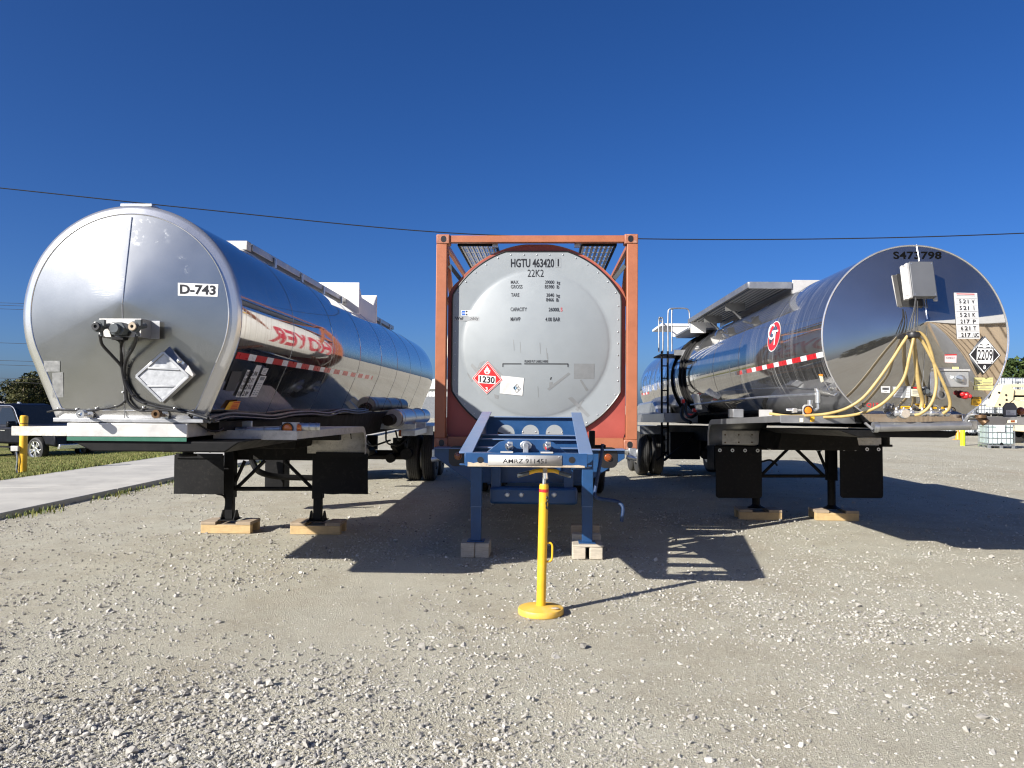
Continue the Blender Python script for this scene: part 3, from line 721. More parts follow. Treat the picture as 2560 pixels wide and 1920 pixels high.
# front fenders
def fender(parent, T, s, yl0, yl1, x_in, x_out, zf, zr, r, zend, m, mi, ribs=True):
    """flat deck that turns down at its rear, with an edge skirt"""
    th = .004; prof = [(yl0, zf), (yl1-r, zr)] + [(yl1-r+r*math.sin(R_(a)), zr-r+r*math.cos(R_(a))) for a in (15, 30, 45, 60, 75, 90)] + [(yl1, zend)]
    mb = MB(); n = len(prof); vs = []
    for y, z in prof: vs += [(s*x_in, y, z), (s*x_out, y, z)]
    fs = [(2*i, 2*i+1, 2*i+3, 2*i+2) for i in range(n-1)]
    o = mb.add(vs, fs).build('fender', m, parent, ang=30); so = o.modifiers.new('thickness', 'SOLIDIFY'); so.thickness = .006
    hs_ = .07; mb = MB(); mb.box(min(s*x_in, s*x_out), max(s*x_in, s*x_out), yl0-.006, yl0, zf-hs_-.008, zf+.004)
    xe = s*x_out; vs = []; nr = [(0, -1), (0, -1)]+[(-math.sin(R_(a)), -math.cos(R_(a))) for a in (15, 30, 45, 60, 75, 90)]+[(-1, 0)]
    for (y, z), (ny, nz) in zip(prof, nr): vs += [(xe, y, z), (xe+s*.006, y, z), (xe+s*.006, y+ny*hs_, z+nz*hs_), (xe, y+ny*hs_, z+nz*hs_)]
    fs = [(4*i+k, 4*i+(k+1) % 4, 4*i+4+(k+1) % 4, 4*i+4+k) for i in range(n-1) for k in range(4)]+[(0, 1, 2, 3), (4*n-4, 4*n-3, 4*n-2, 4*n-1)]
    mb.add(vs, fs); mb.build('fender_skirt', m, o)
    if ribs:
        mb = MB()
        for k in (.25, .5, .75):
            x = s*(x_in+(x_out-x_in)*k); mb.tube([(x, y+.006, z-.004) if i > 1 else (x, y, z-.012) for i, (y, z) in enumerate(prof)], .012, 6)
        mb.build('fender_rib', mi, o)
    return o
fr = UL(396, 1071, .5).z
fe = fender(LT, TL, 1, .5, 3.42, .5, 1.24, UL(640, 1077, .5).z, UL(840, 1067, 3.0).z, .22, UL(850, 1134, 3.42).z, M_DIRTYW, M_DRK)
fe2 = fender(LT, TL, -1, .5, 3.42, .55, 1.3, UL(100, 1067, .5).z, UL(840, 1067, 3.0).z, .22, UL(850, 1134, 3.42).z, M_DIRTYW, M_DRK)
# mudflaps
def flap(T, parent, q, yl, m, r=0, bolts=0):
    P = [U(T, px, py, yl) for px, py in q]; x0 = min(p.x for p in P); x1 = max(p.x for p in P); z0 = min(p.z for p in P); z1 = max(p.z for p in P)
    if not r: # old flap hanging a little out of true
        mb = MB(); vs = []; nx, nz_ = 8, 8
        for side in (0, .009):
            for j in range(nz_+1):
                for i in range(nx+1):
                    u, v = i/nx, j/nz_; k = (1-v); b_ = k*(.035*noise.noise(Vector((u*1.7+x0*3, v*1.5, 2.2)))+.02*(u-.5)**2*4*k-.015*k)
                    vs.append((x0+(x1-x0)*u, yl+b_+side, z0+(z1-z0)*v+k*k*.012*noise.noise(Vector((u*4, x0, 0)))))
        n_ = (nx+1)*(nz_+1); fs = []
        for j in range(nz_):
            for i in range(nx):
                a = j*(nx+1)+i; fs += [(a, a+1, a+nx+2, a+nx+1), (n_+a, n_+a+nx+1, n_+a+nx+2, n_+a+1)]
        rim_ = [i for i in range(nx+1)]+[(j+1)*(nx+1)-1 for j in range(1, nz_+1)]+[nz_*(nx+1)+i for i in range(nx-1, -1, -1)]+[j*(nx+1) for j in range(nz_-1, 0, -1)]
        fs += [(a, n_+a, n_+b, b) for a, b in zip(rim_, rim_[1:]+rim_[:1])]
        return mb.add(vs, fs).build('mudflap', m, parent, ang=50)
    poly = rrect(x0, x1, z0, z1, r)
    if r: poly = [(x0, z1), (x0, z0+r), (x0+r*.3, z0+r*.3), (x0+r, z0), (x1-r, z0), (x1-r*.3, z0+r*.3), (x1, z0+r), (x1, z1)]
    o = MB().prism(poly, 'y', yl-.004, yl+.006).build('mudflap', m, parent)
    if bolts:
        mb = MB()
        for i in range(bolts): mb.lathe([(.012, 0), (.026, 0), (.026, -.008), (.012, -.008), (.012, 0)], 14, Matrix.Translation((x0+.06+(x1-x0-.12)*i/(bolts-1), yl-.004, z1-.055)), 'y')
        mb.build('washer', M_GALV, o)
    return o
flap(TL, LT, ((785, 1134), (919, 1134), (919, 1233), (785, 1234)), 3.45, M_BLKM); flap(TL, LT, ((436, 1137), (558, 1236)), 3.42, M_BLKM)
mb = MB()
for q0, q1 in (((436, 1137), (558, 1140)), ((785, 1134), (919, 1137))):
    p, q = UL(q0[0], q0[1], 3.42), UL(q1[0], q1[1], 3.42); mb.box(p.x+.03, q.x, 3.4, 3.414, q.z-.03, p.z+.02)
mb.build('flap_hanger', M_BLK, LT)
# marker lamp bracket, hose tubes on the right fender
p = UL(724, 1071, .62)
lb = MB().box(p.x-.06, p.x+.06, .6, .615, p.z-.055, p.z+.055).box(p.x+.0605, p.x+.066, .6, .7, p.z-.055, p.z+.055).build('lamp_bracket', M_ALUW, LT)
MB().lathe([(.0001, -.03), (.03, -.027), (.044, -.012), (.046, 0)], 22, Matrix.Translation((p.x-.012, .6, p.z)), 'y').build('marker_lamp', M_AMB, lb)
MB().lathe([(.046, .002), (.054, .002), (.054, -.012), (.046, -.012), (.046, .002)], 22, Matrix.Translation((p.x-.012, .598, p.z)), 'y').build('lamp_rim', M_HOSE, lb)
MB().lathe([(.0001, .03), (.03, .027), (.044, .0)], 18, Matrix.Translation((p.x+.067, .66, p.z)), 'x').build('side_lamp', M_AMB, lb)
for q0, q1, r in (((590, 1075), (722, 1072), .026), ((744, 1067), (800, 1067), .033)):
    A, B = UL(*q0, .68), UL(*q1, .72); h = MB().cyl(A, B, r, 14).build('document_tube', M_GALV, LT)
    mb = MB()
    for k in (.2, .55, .85): c_ = A.lerp(B, k); mb.cyl(c_-Vector((.008, 0, 0)), c_+Vector((.008, 0, 0)), r+.004, 14)
    mb.build('tube_clamp', M_ALU, h)
p = UL(618, 1062, .75); MB().box(p.x-.05, p.x+.04, .75, .78, p.z-.04, p.z+.035).build('lamp_bracket', M_GALV, LT, bev=.004)
# cross beam, legs, braces
z = lambda py, yl: UL(700, py, yl).z
Yg = 3.72
MB().box(-.62, .98, Yg+.1, Yg+.2, z(1152, Yg), z(1112, Yg)).build('cross_beam', M_DRK, LT, bev=.006)
MB().box(-1.2, 1.2, 2.2, 2.3, 1.27, 1.36).build('cross_beam', M_DRK, LT, bev=.006)
for s, pxc in ((-1, 575), (1, 795)):
    p = UL(pxc, 1250, Yg); zt = 1.36; zl = z(1245, Yg)
    lg = MB().box(p.x-.065, p.x+.065, Yg-.06, Yg+.07, zl, zt).build('landing_leg', M_BLK, LT, bev=.006)
    MB().box(p.x-.05, p.x+.05, Yg-.045, Yg+.055, .17, zl).build('leg_extension', M_BLK, lg, bev=.004)
    mb = MB().box(p.x-.11, p.x+.11, Yg-.12, Yg+.13, .155, .168)
    for e in (-1, 1): mb.prism([(Yg-.1, .168), (Yg+.11, .168), (Yg+.03, .28), (Yg-.02, .28)], 'x', p.x+e*.085-.006, p.x+e*.085+.006)
    mb.build('leg_foot', M_BLK, lg)
    dunnage('timber_pad', ['fresh pine pad under the leg left of the D-743 trailer', 'half shaded pine pad under the right leg of the D-743 trailer'][s > 0], TL @ Matrix.Translation((p.x+.01, Yg-.16, 0)), .64, .36, 'crate')
pa, pb = UL(588, 1222, Yg), UL(783, 1222, Yg)
MB().tube([pa, pb], .028, 10).build('cross_tube', M_DRK, LT)
mb = MB()
for q0, q1 in (((590, 1222), (662, 1152)), ((588, 1205), (612, 1152)), ((782, 1222), (712, 1152))): mb.tube([UL(*q0, Yg+.02), UL(*q1, Yg+.05)], .024, 8)
mb.build('brace', M_BLK, LT)
MB().tube(spline([UL(540, 1234, 3.6), UL(560, 1240, 3.65), UL(565, 1255, 3.7), UL(562, 1275, 3.7)], 6), .012, 8).build('crank_handle', M_BLK, LT)
# wider dark centre column and the sagging hose behind it
p = UL(693, 1150, 5.6); MB().box(p.x-.16, p.x+.14, 5.5, 5.8, UL(693, 1224, 5.6).z, 1.2).build('outlet_valve', M_BLK, LT, bev=.02)
MB().tube(spline([UL(625, 1120, 5.2), UL(632, 1155, 5.2), UL(650, 1180, 5.2), UL(700, 1192, 5.4), UL(790, 1195, 5.6)], 8), .045, 10).build('discharge_hose', M_BLK, LT)
# reflective tape
def tape(parent, sdf, T, y0, y1, zc_, side, h=.05, first=0, pitch=0.0):
    def xs(zz):
        lo, hi = 0, 1.5
        for _ in range(40):
            m = (lo+hi)/2
            if sdf(m, zz) < 0: lo = m
            else: hi = m
        return hi
    y = y0; k = first; vs = []; mi = []; x_ = [(xs(zz)+.0015, zz) for zz in (zc_-h/2, zc_+h/2)]
    vs += [(side*x, y, zz) for x, zz in x_]
    while y < y1:
        y = min(y + (.28 if k % 2 == 0 else .18), y1); vs += [(side*x, y, zz) for x, zz in x_]; mi.append(k % 2); k += 1
    o = MB().add(vs, [(2*i, 2*i+2, 2*i+3, 2*i+1) for i in range(len(mi))]).build('reflective_tape', M_REDT, parent, ang=0)
    o.data.materials.append(M_WHTT); o.data.polygons.foreach_set('material_index', mi); return o
p = sL(640, 896)[0]
tape(LT, sdL, TL, YB+.04, 5.7, p.z, 1, .055)
# inspection stickers on the flank
M_FAINT = pm('dusty_film', (.12, .12, .12), .4, .6, .2, 14)
sticker('faded_sticker', M_FAINT, ((580, 928), (606, 928), (586, 977), (562, 978)), sL, LT, off=.002)
st = sticker('test_date_sticker', M_WHT, ((618, 924), (625, 925), (597, 993), (588, 992)), sL, LT)
st2 = sticker('test_date_sticker', M_WHT, ((641, 912), (654, 914), (620, 993), (600, 993)), sL, LT)
for i in range(4):
    a = (i)/4.0; 
    def L_(u, v, w_=0): return (620-29*u, 926+66*u)
    q = lambda xo, w1, h0, h1: ((618+xo-29*h0, 926+66*h0), (618+xo+w1-29*h0, 926+66*h0), (618+xo+w1-29*h1, 926+66*h1), (618+xo-29*h1, 926+66*h1))
    h0, h1 = a+.03, a+.21
    lettering('10', M_TXT, q(.5, 7, h0, h1), sL, st, bold=.02, off=.005)
    lettering('21', M_TXT, q(12.5, 9, h0, h1), sL, st2, bold=.02, off=.005)
    lettering(['VK', 'T', 'UC', 'P'][i], M_TXT, q(22.5, 6 if i in (0, 2) else 3.5, h0+.02, h1), sL, st2, bold=.02, off=.005)
st3 = sticker('notice_sticker', M_WHT, ((658, 919), (671, 921), (663, 938), (651, 935)), sL, LT)
shapes('print_line', M_GREYT, [[(u0, v0), (u1, v0), (u1, v0+.07), (u0, v0+.07)] for u0, u1, v0 in ((.1, .9, .82), (.2, .8, .6), (.2, .7, .45), (.1, .9, .2))], ((658, 919), (671, 921), (663, 938), (651, 935)), sL, st3)
q = ((650, 939), (666, 940), (640, 992), (625, 992)); st4 = sticker('notice_sticker', M_PAPER, q, sL, LT)
shapes('print_line', M_GREYT, [[(.15, .8), (.85, .8), (.85, .95), (.15, .95)]]+[[(u0, v0), (u1, v0), (u1, v0+.03), (u0, v0+.03)] for u0, u1 in ((.12, .42), (.55, .88)) for v0 in (.1, .2, .3, .42, .52, .62)], q, sL, st4)
q = ((573, 1004), (601, 1002), (594, 1023), (560, 1024)); so_ = sticker('warning_sticker', M_ORG, q, sL, LT); shapes('warning_panel', M_STICKY, [[(0, 0), (.32, 0), (.32, 1), (0, 1)]], q, sL, so_, .0045); shapes('print_line', M_RED, [[(u0, v0), (u1, v0), (u1, v0+.09), (u0, v0+.09)] for u0, u1, v0 in ((.4, .95, .8), (.4, .9, .5), (.4, .85, .3), (.4, .9, .12))], q, sL, so_, .005)
# long loom along the lower flank
P = [at_face(520, 1046, .1)]+[Vector((.66+.01*math.sin(y*4), y, ZC-.83+.02*math.sin(y*3))) for y in (.4, 1, 1.6, 2.2, 3, 3.8, 4.6, 5.5, 6.3)]
MB().tube(spline(P, 6), .016, 8).build('wiring_loom', M_HOSE, LT); MB().tube(spline([p+Vector((.012, 0, -.03)) for p in P], 6), .011, 8).build('wiring_loom', M_HOSE, LT)
MB().tube(spline([at_face(470, 1035, .05), UL(490, 1055, .1), UL(520, 1075, .2), UL(545, 1078, .3), UL(558, 1070, .4)], 6), .008, 8).build('cable', M_HOSE, LT)
# catwalk on top right of the ridge, spill boxes
zt = lambda x: ZC + math.sqrt(RL*RL - x*x)
mb = MB().box(.29, .37, 1.75, 10.3, ZC+.875, ZC+.95); mb.build('walkway_rail', M_ALU, LT, bev=.004)
MB().box(-.32, -.25, 1.75, 10.3, ZC+.875, ZC+.95).build('walkway_rail', M_ALU, LT, bev=.004)
MB().box(-.24, .36, 1.62, 1.74, ZC+.86, ZC+.96).build('walkway_end', M_DIRTYW, LT, bev=.01)
mb = MB()
for i in range(8): y = 2.4+i*1.05; mb.box(.375, .395, y, y+.05, ZC+.82, ZC+.93)
mb.build('rail_clamp', M_GALV, LT)
M_FRP = pm('white_fibreglass', (.72, .71, .67), .45, 0, .06, 4, .03, 30, dirt=(.45, .43, .38), damt=.35)
z0 = ZC+.64; zt1 = UL(840, 706, 5.95).z; zt2 = UL(925, 738, 7.4).z; xr = UL(898, 740, 5.95).x; xr2 = UL(942, 770, 7.4).x
sb = MB().box(-xr+.05, xr, 5.95, 5.97, ZC+.7, zt1).build('spill_box', M_FRP, LT, bev=.006)
MB().box(-xr2+.05, xr2, 7.4, 7.42, ZC+.7, zt2).build('spill_box_rear', M_FRP, sb, bev=.006)
for s in (-1, 1):
    x = xr-.02 if s > 0 else -xr+.07
    MB().prism([(5.972, ZC+.55), (7.398, ZC+.55), (7.398, zt2-.02), (7.15, ZC+1.0), (6.2, ZC+1.0), (5.972, zt1-.02)], 'x', x-.01, x+.01).build('spill_box_side', M_ALUW, sb)
MB().lathe([(.26, 0), (.26, .12), (.3, .12), (.28, .2), (.1, .25), (.0001, .25)], 28, Matrix.Translation((.02, 6.65, ZC+.88))).build('manhole_lid', M_ALU, sb)
p = UL(330, 508, .12); MB().box(p.x-.06, p.x+.2, .05, .3, ZC+RL+.001, ZC+RL+.022).build('top_bracket', M_ALU, LT)
# rear suspension, wheels, hose tube
axle_set(LT, (10.6, 11.85), .51)
f2 = MB()
f2.box(.62, 1.3, 9.85, 12.7, 1.2, 1.206); f2.box(.62, 1.3, 9.84, 9.85, 1.02, 1.21); f2.build('rear_fender', M_GALV, LT)
f3 = MB().box(-1.3, -.62, 9.85, 12.7, 1.2, 1.206); f3.box(-1.3, -.62, 9.84, 9.85, 1.02, 1.21); f3.build('rear_fender', M_GALV, LT)
A = UL(985, 1046, 7.6)
ht = MB().tube([A, A+Vector((0, 3.9, -.02))], .17, 24).build('hose_tube', M_GALV, LT)
mb = MB()
for k in (.25, 1.6, 2.9): mb.tube([A+Vector((0, k, 0)), A+Vector((0, k+.04, 0))], .176, 24)
mb.build('tube_band', M_GALV, ht); MB().lathe([(.0001, -.03), (.15, -.025), (.168, 0)], 24, Matrix.Translation(A), 'y').build('tube_cap', M_ALU, ht); MB().cyl(A+Vector((-.06, -.3, -.03)), A+Vector((-.04, -.02, -.02)), .1, 14).build('tube_coupling', M_DRK, ht)
MB().box(-1.1, 1.2, 7.9, 8.0, 1.2, 1.3).box(-1.1, 1.2, 9.4, 9.5, 1.2, 1.3).box(.95, 1.2, 7.9, 9.6, 1.08, 1.18).build('side_bearer', M_GALV, LT)
q = UL(1000, 1083, 8.2); MB().box(q.x-.02, q.x+.05, 8.15, 8.2, q.z-.06, q.z+.06).build('side_lamp', M_AMBD, LT)
mb = MB()
for pp in ([(.3, 9.9, 1.1), (.35, 9.8, .85), (.6, 9.9, .8), (.8, 10.0, 1.0)], [(.5, 9.9, 1.1), (.6, 9.8, .9), (.75, 9.9, 1.1)], [(-.2, 9.9, 1.1), (0, 9.7, .8), (.4, 9.9, .9)]): mb.tube(spline(pp, 6), .02, 6)
mb.build('brake_hose', M_HOSE, LT)
MB().cyl((.75, 9.75, .62), (.75, 10.0, .62), .12, 16).cyl((-.1, 9.7, .66), (-.1, 10.3, .66), .1, 14).build('air_tank', M_DRK, LT)
# ================================================================== BLUE GOOSENECK CHASSIS
PSC = R_(2.5)
c0 = at(1323, 1150, 6.15)
TC = Matrix.Translation((c0.x, c0.y, 0)) @ Matrix.Rotation(-PSC, 4, 'Z')
UC = lambda px, py, yl: U(TC, px, py, yl)
fC = plane_surf(TC, -.002)
CH = thing('container_chassis', 'blue gooseneck chassis carrying the orange framed tank container', 'container chassis', TC)
zt = UC(1323, 1133, 0).z; zb = UC(1323, 1167, 0).z
xl = UC(1163, 1150, 0).x; xr = UC(1468, 1150, 0).x
bumper = MB().box(xl, xr, 0, .012, zb, zt).box(xl, xr, .0125, .12, zt-.012, zt).box(xl, xr, .0125, .12, zb, zb+.012).build('front_beam', M_BLUE, CH, bev=.003)
mb = MB()
for px in (1201, 1430):
    p = UC(px, 1150, -.003); mb.lathe([(.0001, 0), (.026, 0), (.026, .0025)], 22, Matrix.Translation((p.x, -.0025, p.z)), 'y')
mb.build('bore_hole', M_TXT, bumper)
# worn lower edge of the beam
vs = []; 
for i in range(41):
    x = xl+.02+(xr-xl-.04)*i/40; vs.append((x, zb+.012+.02*abs(noise.noise(Vector((x*9, 3, 0))))+(.012 if i < 10 else 0)))
MB().prism(vs+[(xr-.02, zb-.002), (xl+.02, zb-.002)], 'y', -.002, .0).build('worn_edge', M_RUST, bumper)
Q = ((1220, 1137), (1405, 1139), (1405, 1165), (1220, 1163))
ip = sticker('name_plate', M_ALUW, Q, plane_surf(TC, -.003), CH, n=1, off=.0); so = ip.modifiers.new('t', 'SOLIDIFY'); so.thickness = .003; so.offset = -1
Q = ((1253, 1144.5), (1369, 1145.5), (1369, 1160), (1253, 1159)); pl = sticker('number_label', M_WHT, Q, plane_surf(TC, -.0055), ip, n=1, off=0)
lettering('AMRZ 911451', M_TXT, ((1257, 1146.5), (1366, 1147.5), (1366, 1159), (1257, 1158)), plane_surf(TC, -.007), pl, off=0, bold=.005)
for px in (1267, 1367):
    p = UC(px, 1132, .02); MB().box(p.x-.05, p.x+.05, -.004, .03, zt+.0005, zt+.012).build('reflector_strip', M_ALUW, CH)
mb = MB()
for px, py in ((1229, 1141), (1314, 1141), (1398, 1142)): mb.ball(UC(px, py, -.004), .006, 5)
mb.build('rivet', M_GALV, ip)
# gladhand plate
p0, p1 = UC(1215, 1128, .17), UC(1418, 1128, .17); zp = UC(1310, 1099, .17).z
pl_ = [(p0.x, zt-.01), (p1.x, zt-.01), (p1.x-.11, zp-.02), (p1.x-.19, zp), (p0.x+.19, zp), (p0.x+.11, zp-.02)]
MB().prism(pl_, 'y', .17, .18).build('coupling_plate', M_BLUE, CH, bev=.003)
for px, m_ in ((1272, M_GALV), (1367, M_GALV)):
    g = UC(px, 1115, .1); mb = MB(); mb.cyl((g.x-.005, .17, g.z), (g.x, .1, g.z), .02, 12); mb.cyl((g.x-.015, .08, g.z-.01), (g.x+.02, .1, g.z+.004), .032, 16); mb.cbox((g.x+.012, .085, g.z+.018), (.04, .03, .035))
    k = mb.build('air_coupling', m_, CH, bev=.003); MB().ball((g.x+.005, .072, g.z-.012), .02, 8, 1, .5, 1).build('seal', M_HOSE if px < 1300 else M_RED, k)
g = UC(1315, 1113, .16)
MB().prism([(g.x+.05*math.cos(R_(a)), g.z+.038*math.sin(R_(a))) for a in range(0, 360, 30)], 'y', .14, .17).lathe([(.0001, .1), (.024, .1), (.03, .11), (.03, .14)], 20, Matrix.Translation((g.x, 0, g.z-.006)), 'y').box(g.x-.022, g.x+.022, .095, .12, g.z-.06, g.z+.02).build('lighting_socket', M_GALV, CH, bev=.004)
# rising side rails
rA = [UC(px, py, .02) for px, py in ((1148, 1129), (1182, 1129))]; rB = [UC(px, py, .02) for px, py in ((1447, 1132), (1482, 1132))]
yr = 2.15
rC = [UC(px, py, yr) for px, py in ((1205.5, 1029), (1229, 1029))]; rD = [UC(px, py, yr) for px, py in ((1428, 1031), (1453, 1031))]
for A, C in ((rA, rC), (rB, rD)):
    mb = MB(); th = .014
    fx = [(A[0].x, A[1].x), (C[0].x, C[1].x)]
    za, zc = A[0].z, C[0].z
    def slab(x0a, x1a, x0c, x1c, zta, zba, ztc, zbc):
        mb.add([(x0a, .01, zba), (x1a, .01, zba), (x1c, yr, zbc), (x0c, yr, zbc), (x0a, .01, zta), (x1a, .01, zta), (x1c, yr, ztc), (x0c, yr, ztc)], [(3, 2, 1, 0), (4, 5, 6, 7), (0, 1, 5, 4), (1, 2, 6, 5), (2, 3, 7, 6), (3, 0, 4, 7)])
    slab(A[0].x, A[1].x, C[0].x, C[1].x, za, za-th, zc, zc-th)
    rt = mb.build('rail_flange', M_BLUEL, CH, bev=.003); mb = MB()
    cx0, cx1 = (A[0].x+A[1].x)/2, (C[0].x+C[1].x)/2
    slab(cx0-.012, cx0+.012, cx1-.012, cx1+.012, za-th-.001, zb+.02, zc-th-.001, 1.0)
    slab(cx0-.05, cx0+.05, cx1-.05, cx1+.05, zb+.019, zb+.005, .999, .985)
    mb.build('side_rail', M_BLUE, CH, bev=.003)
    mb = MB()
    for y_, z_ in ((1.3, 1.4), (1.75, 1.45), (1.75, 1.2)): mb.lathe([(.0001, 0), (.045, 0)], 20, Matrix.Translation((cx0+(cx1-cx0)*y_/yr+.0135, y_, z_-.05)), 'x').lathe([(.0001, 0), (.045, 0)], 20, Matrix.Translation((cx0+(cx1-cx0)*y_/yr-.0135, y_, z_-.05)), 'x')
    mb.build('rail_hole', M_TXT, CH)
xa, xb = rC[1].x-.06, rD[0].x+.06
# transverse members, each a web with a pale top flange
def cross(yl, pxy, dz, name='cross_member'):
    z_ = UC(1310, pxy, yl).z; f = yl/yr; x0 = (rA[0].x+rA[1].x)/2*(1-f)+(rC[0].x+rC[1].x)/2*f+.014; x1 = (rB[0].x+rB[1].x)/2*(1-f)+(rD[0].x+rD[1].x)/2*f-.014
    o = MB().box(x0, x1, yl+.04, yl+.052, z_-dz, z_-.011).build(name, M_BLUE, CH)
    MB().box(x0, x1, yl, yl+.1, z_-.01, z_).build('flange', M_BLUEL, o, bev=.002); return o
cross(.55, 1119, .12); cross(.98, 1098, .12); cross(1.35, 1087, .14)
# end bulkhead with three round openings
zz1 = UC(1310, 1044, yr-.1).z; zz0 = UC(1310, 1088, yr-.1).z - .12
x0, x1 = UC(1222, 1060, yr-.1).x-.03, UC(1436, 1060, yr-.1).x+.03
def holed(x0, x1, z0, z1, y0, y1, holes, n=28):
    mb = MB(); cur = x0
    for hx, hz, r in holes:
        mb.box(cur, hx-r, y0, y1, z0, z1)
        C = [(hx+r*math.cos(2*math.pi*i/n), hz+r*math.sin(2*math.pi*i/n)) for i in range(n)]
        for part in (1, -1):
            P = [(hx+r*math.cos(math.pi*i/(n//2)), hz+part*r*math.sin(math.pi*i/(n//2))) for i in range(n//2+1)]; E = z1 if part > 0 else z0
            for a, b in zip(P[:-1], P[1:]): mb.prism([a, b, (b[0], E), (a[0], E)], 'y', y0, y1)
        cur = hx+r
    return mb.box(cur, x1, y0, y1, z0, z1)
hs_ = []
for px in (1265, 1326, 1386):
    p = UC(px, 1083.5, yr-.1); hs_.append((p.x, p.z, .092))
o = holed(x0, x1, zz0, zz1, yr-.1, yr-.085, hs_).build('bulkhead', M_BLUE, CH, ang=0)
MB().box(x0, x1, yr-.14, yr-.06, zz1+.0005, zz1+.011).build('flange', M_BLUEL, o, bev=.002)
# landing legs of the chassis
Yl = 2.42
for s, pxc in ((-1, 1191), (1, 1468)):
    p = UC(pxc, 1250, Yl); zf_ = UC(pxc, 1352 if s < 0 else 1356, Yl).z; zmid = UC(pxc, 1265, Yl).z
    lg = MB().box(p.x-.062, p.x+.062, Yl-.06, Yl+.06, zmid, 1.15).build('landing_leg', M_BLUE, CH, bev=.006)
    MB().box(p.x-.057, p.x+.057, Yl-.055, Yl+.055, zf_+.012, zmid).build('leg_extension', M_BLUE, lg, bev=.005)
    MB().box(p.x-.095, p.x+.095, Yl-.09, Yl+.09, zf_, zf_+.012).build('leg_foot', M_BLUE, lg, bev=.004)
    MB().box(p.x-.0635, p.x+.0635, Yl-.0615, Yl+.0615, zmid-.004, zmid+.004).build('leg_collar', M_BLUEL, lg)
    if s < 0:
        t = thing('timber_pad', 'dark shaded timbers under the left leg of the blue chassis', 'timber pad', TC @ Matrix.Translation((p.x, Yl-.15, 0)), 'timber pads under the trailer legs')
        for k in (-1, 1): MB().box(.003 if k > 0 else -.155, .155 if k > 0 else -.003, 0, .36, .002, zf_-.001).build('timber', M_WOODW, t, bev=.008)
    else:
        t = thing('timber_pad', 'bleached timber stack under the right leg of the blue chassis', 'timber pad', TC @ Matrix.Translation((p.x, Yl-.15, 0)), 'timber pads under the trailer legs')
        for k in (-1, 1): MB().box(.02 if k > 0 else -.165, .165 if k > 0 else -.02, 0, .62, .002, .135).build('timber', M_WOODW, t, bev=.01)
        MB().box(-.165, .17, .0, .29, .136, zf_-.001).build('board', M_WOODW, t, bev=.005)
        MB().box(-.16, .165, .3, .42, .136, .225).build('board', M_WOODW, t, bev=.005); MB().box(-.165, .16, .47, .61, .136, .3).build('board', M_WOODG, t, bev=.005)
    # inner post and knee brace
    xi = p.x - s*.2; MB().box(xi-.055, xi+.055, Yl+.25, Yl+.36, .62, 1.05).build('inner_post', M_BLUE, CH, bev=.01)
# front bolster with lamp recesses
Yb = 2.85
zt_b = UC(1323, 1124, Yb).z
P = [UC(px, py, Yb) for px, py in ((1086, 1124), (1178, 1207), (1466, 1207), (1562, 1130))]
MB().prism([(P[0].x, zt_b), (P[0].x, zt_b-.09), (P[1].x, P[1].z), (P[2].x, P[2].z), (P[3].x, zt_b-.09), (P[3].x, zt_b)], 'y', Yb, Yb+.02).build('front_bolster', M_BLUE, CH, bev=.004)
MB().box(P[0].x, P[3].x, Yb-.05, Yb+.2, zt_b+.0005, zt_b+.015).build('bolster_flange', M_BLUEL, CH, bev=.003)
for px, py in ((1145, 1140), (1520, 1144)):
    p = UC(px, py, Yb-.01); k = MB().prism(rrect(p.x-.11, p.x+.11, p.z-.12, p.z+.12, .07), 'y', Yb-.006, Yb-.001).build('lamp_recess', M_TXT, CH)
    MB().lathe([(.0001, -.03), (.03, -.026), (.036, -.004), (.045, -.003)], 22, Matrix.Translation((p.x, Yb-.006, p.z)), 'y').build('marker_lamp', M_AMBD, k)
# lowered frame, cross tube, suspension
MB().box(-.55, -.43, Yb+.021, 11, .74, 1.09).box(.43, .55, Yb+.021, 11, .74, 1.09).build('main_rail', M_BLUE, CH, bev=.006)
a, b_ = UC(1226, 1216, Yb-.15), UC(1443, 1260, Yb-.15)
MB().box(a.x, b_.x, Yb-.25, Yb-.05, b_.z, a.z).build('lower_beam', M_BLUE, CH, bev=.03)
mb = MB()
for px in (1268, 1303, 1385): p = UC(px, 1237, Yb-.25); mb.lathe([(.0001, -.012), (.02, -.012), (.03, 0)], 16, Matrix.Translation((p.x, Yb-.25, p.z)), 'y')
mb.build('beam_boss', M_GALV, CH)
MB().bar((.1, Yb-.1, .98), (.45, Yb-.1, .78), .05, .05).build('diagonal', M_BLUE, CH)
mb = MB()
for y_ in (4.6, 6.2, 8.0, 9.4): mb.box(-.43, .43, y_, y_+.1, .8, 1.05)
mb.build('frame_tie', M_BLUE, CH); MB().box(-1.15, 1.15, 8.9, 9.1, .96, 1.095).build('rear_bolster', M_BLUE, CH, bev=.005)
axle_set(CH, (8.7, 9.95), .5, 1.24, .5)
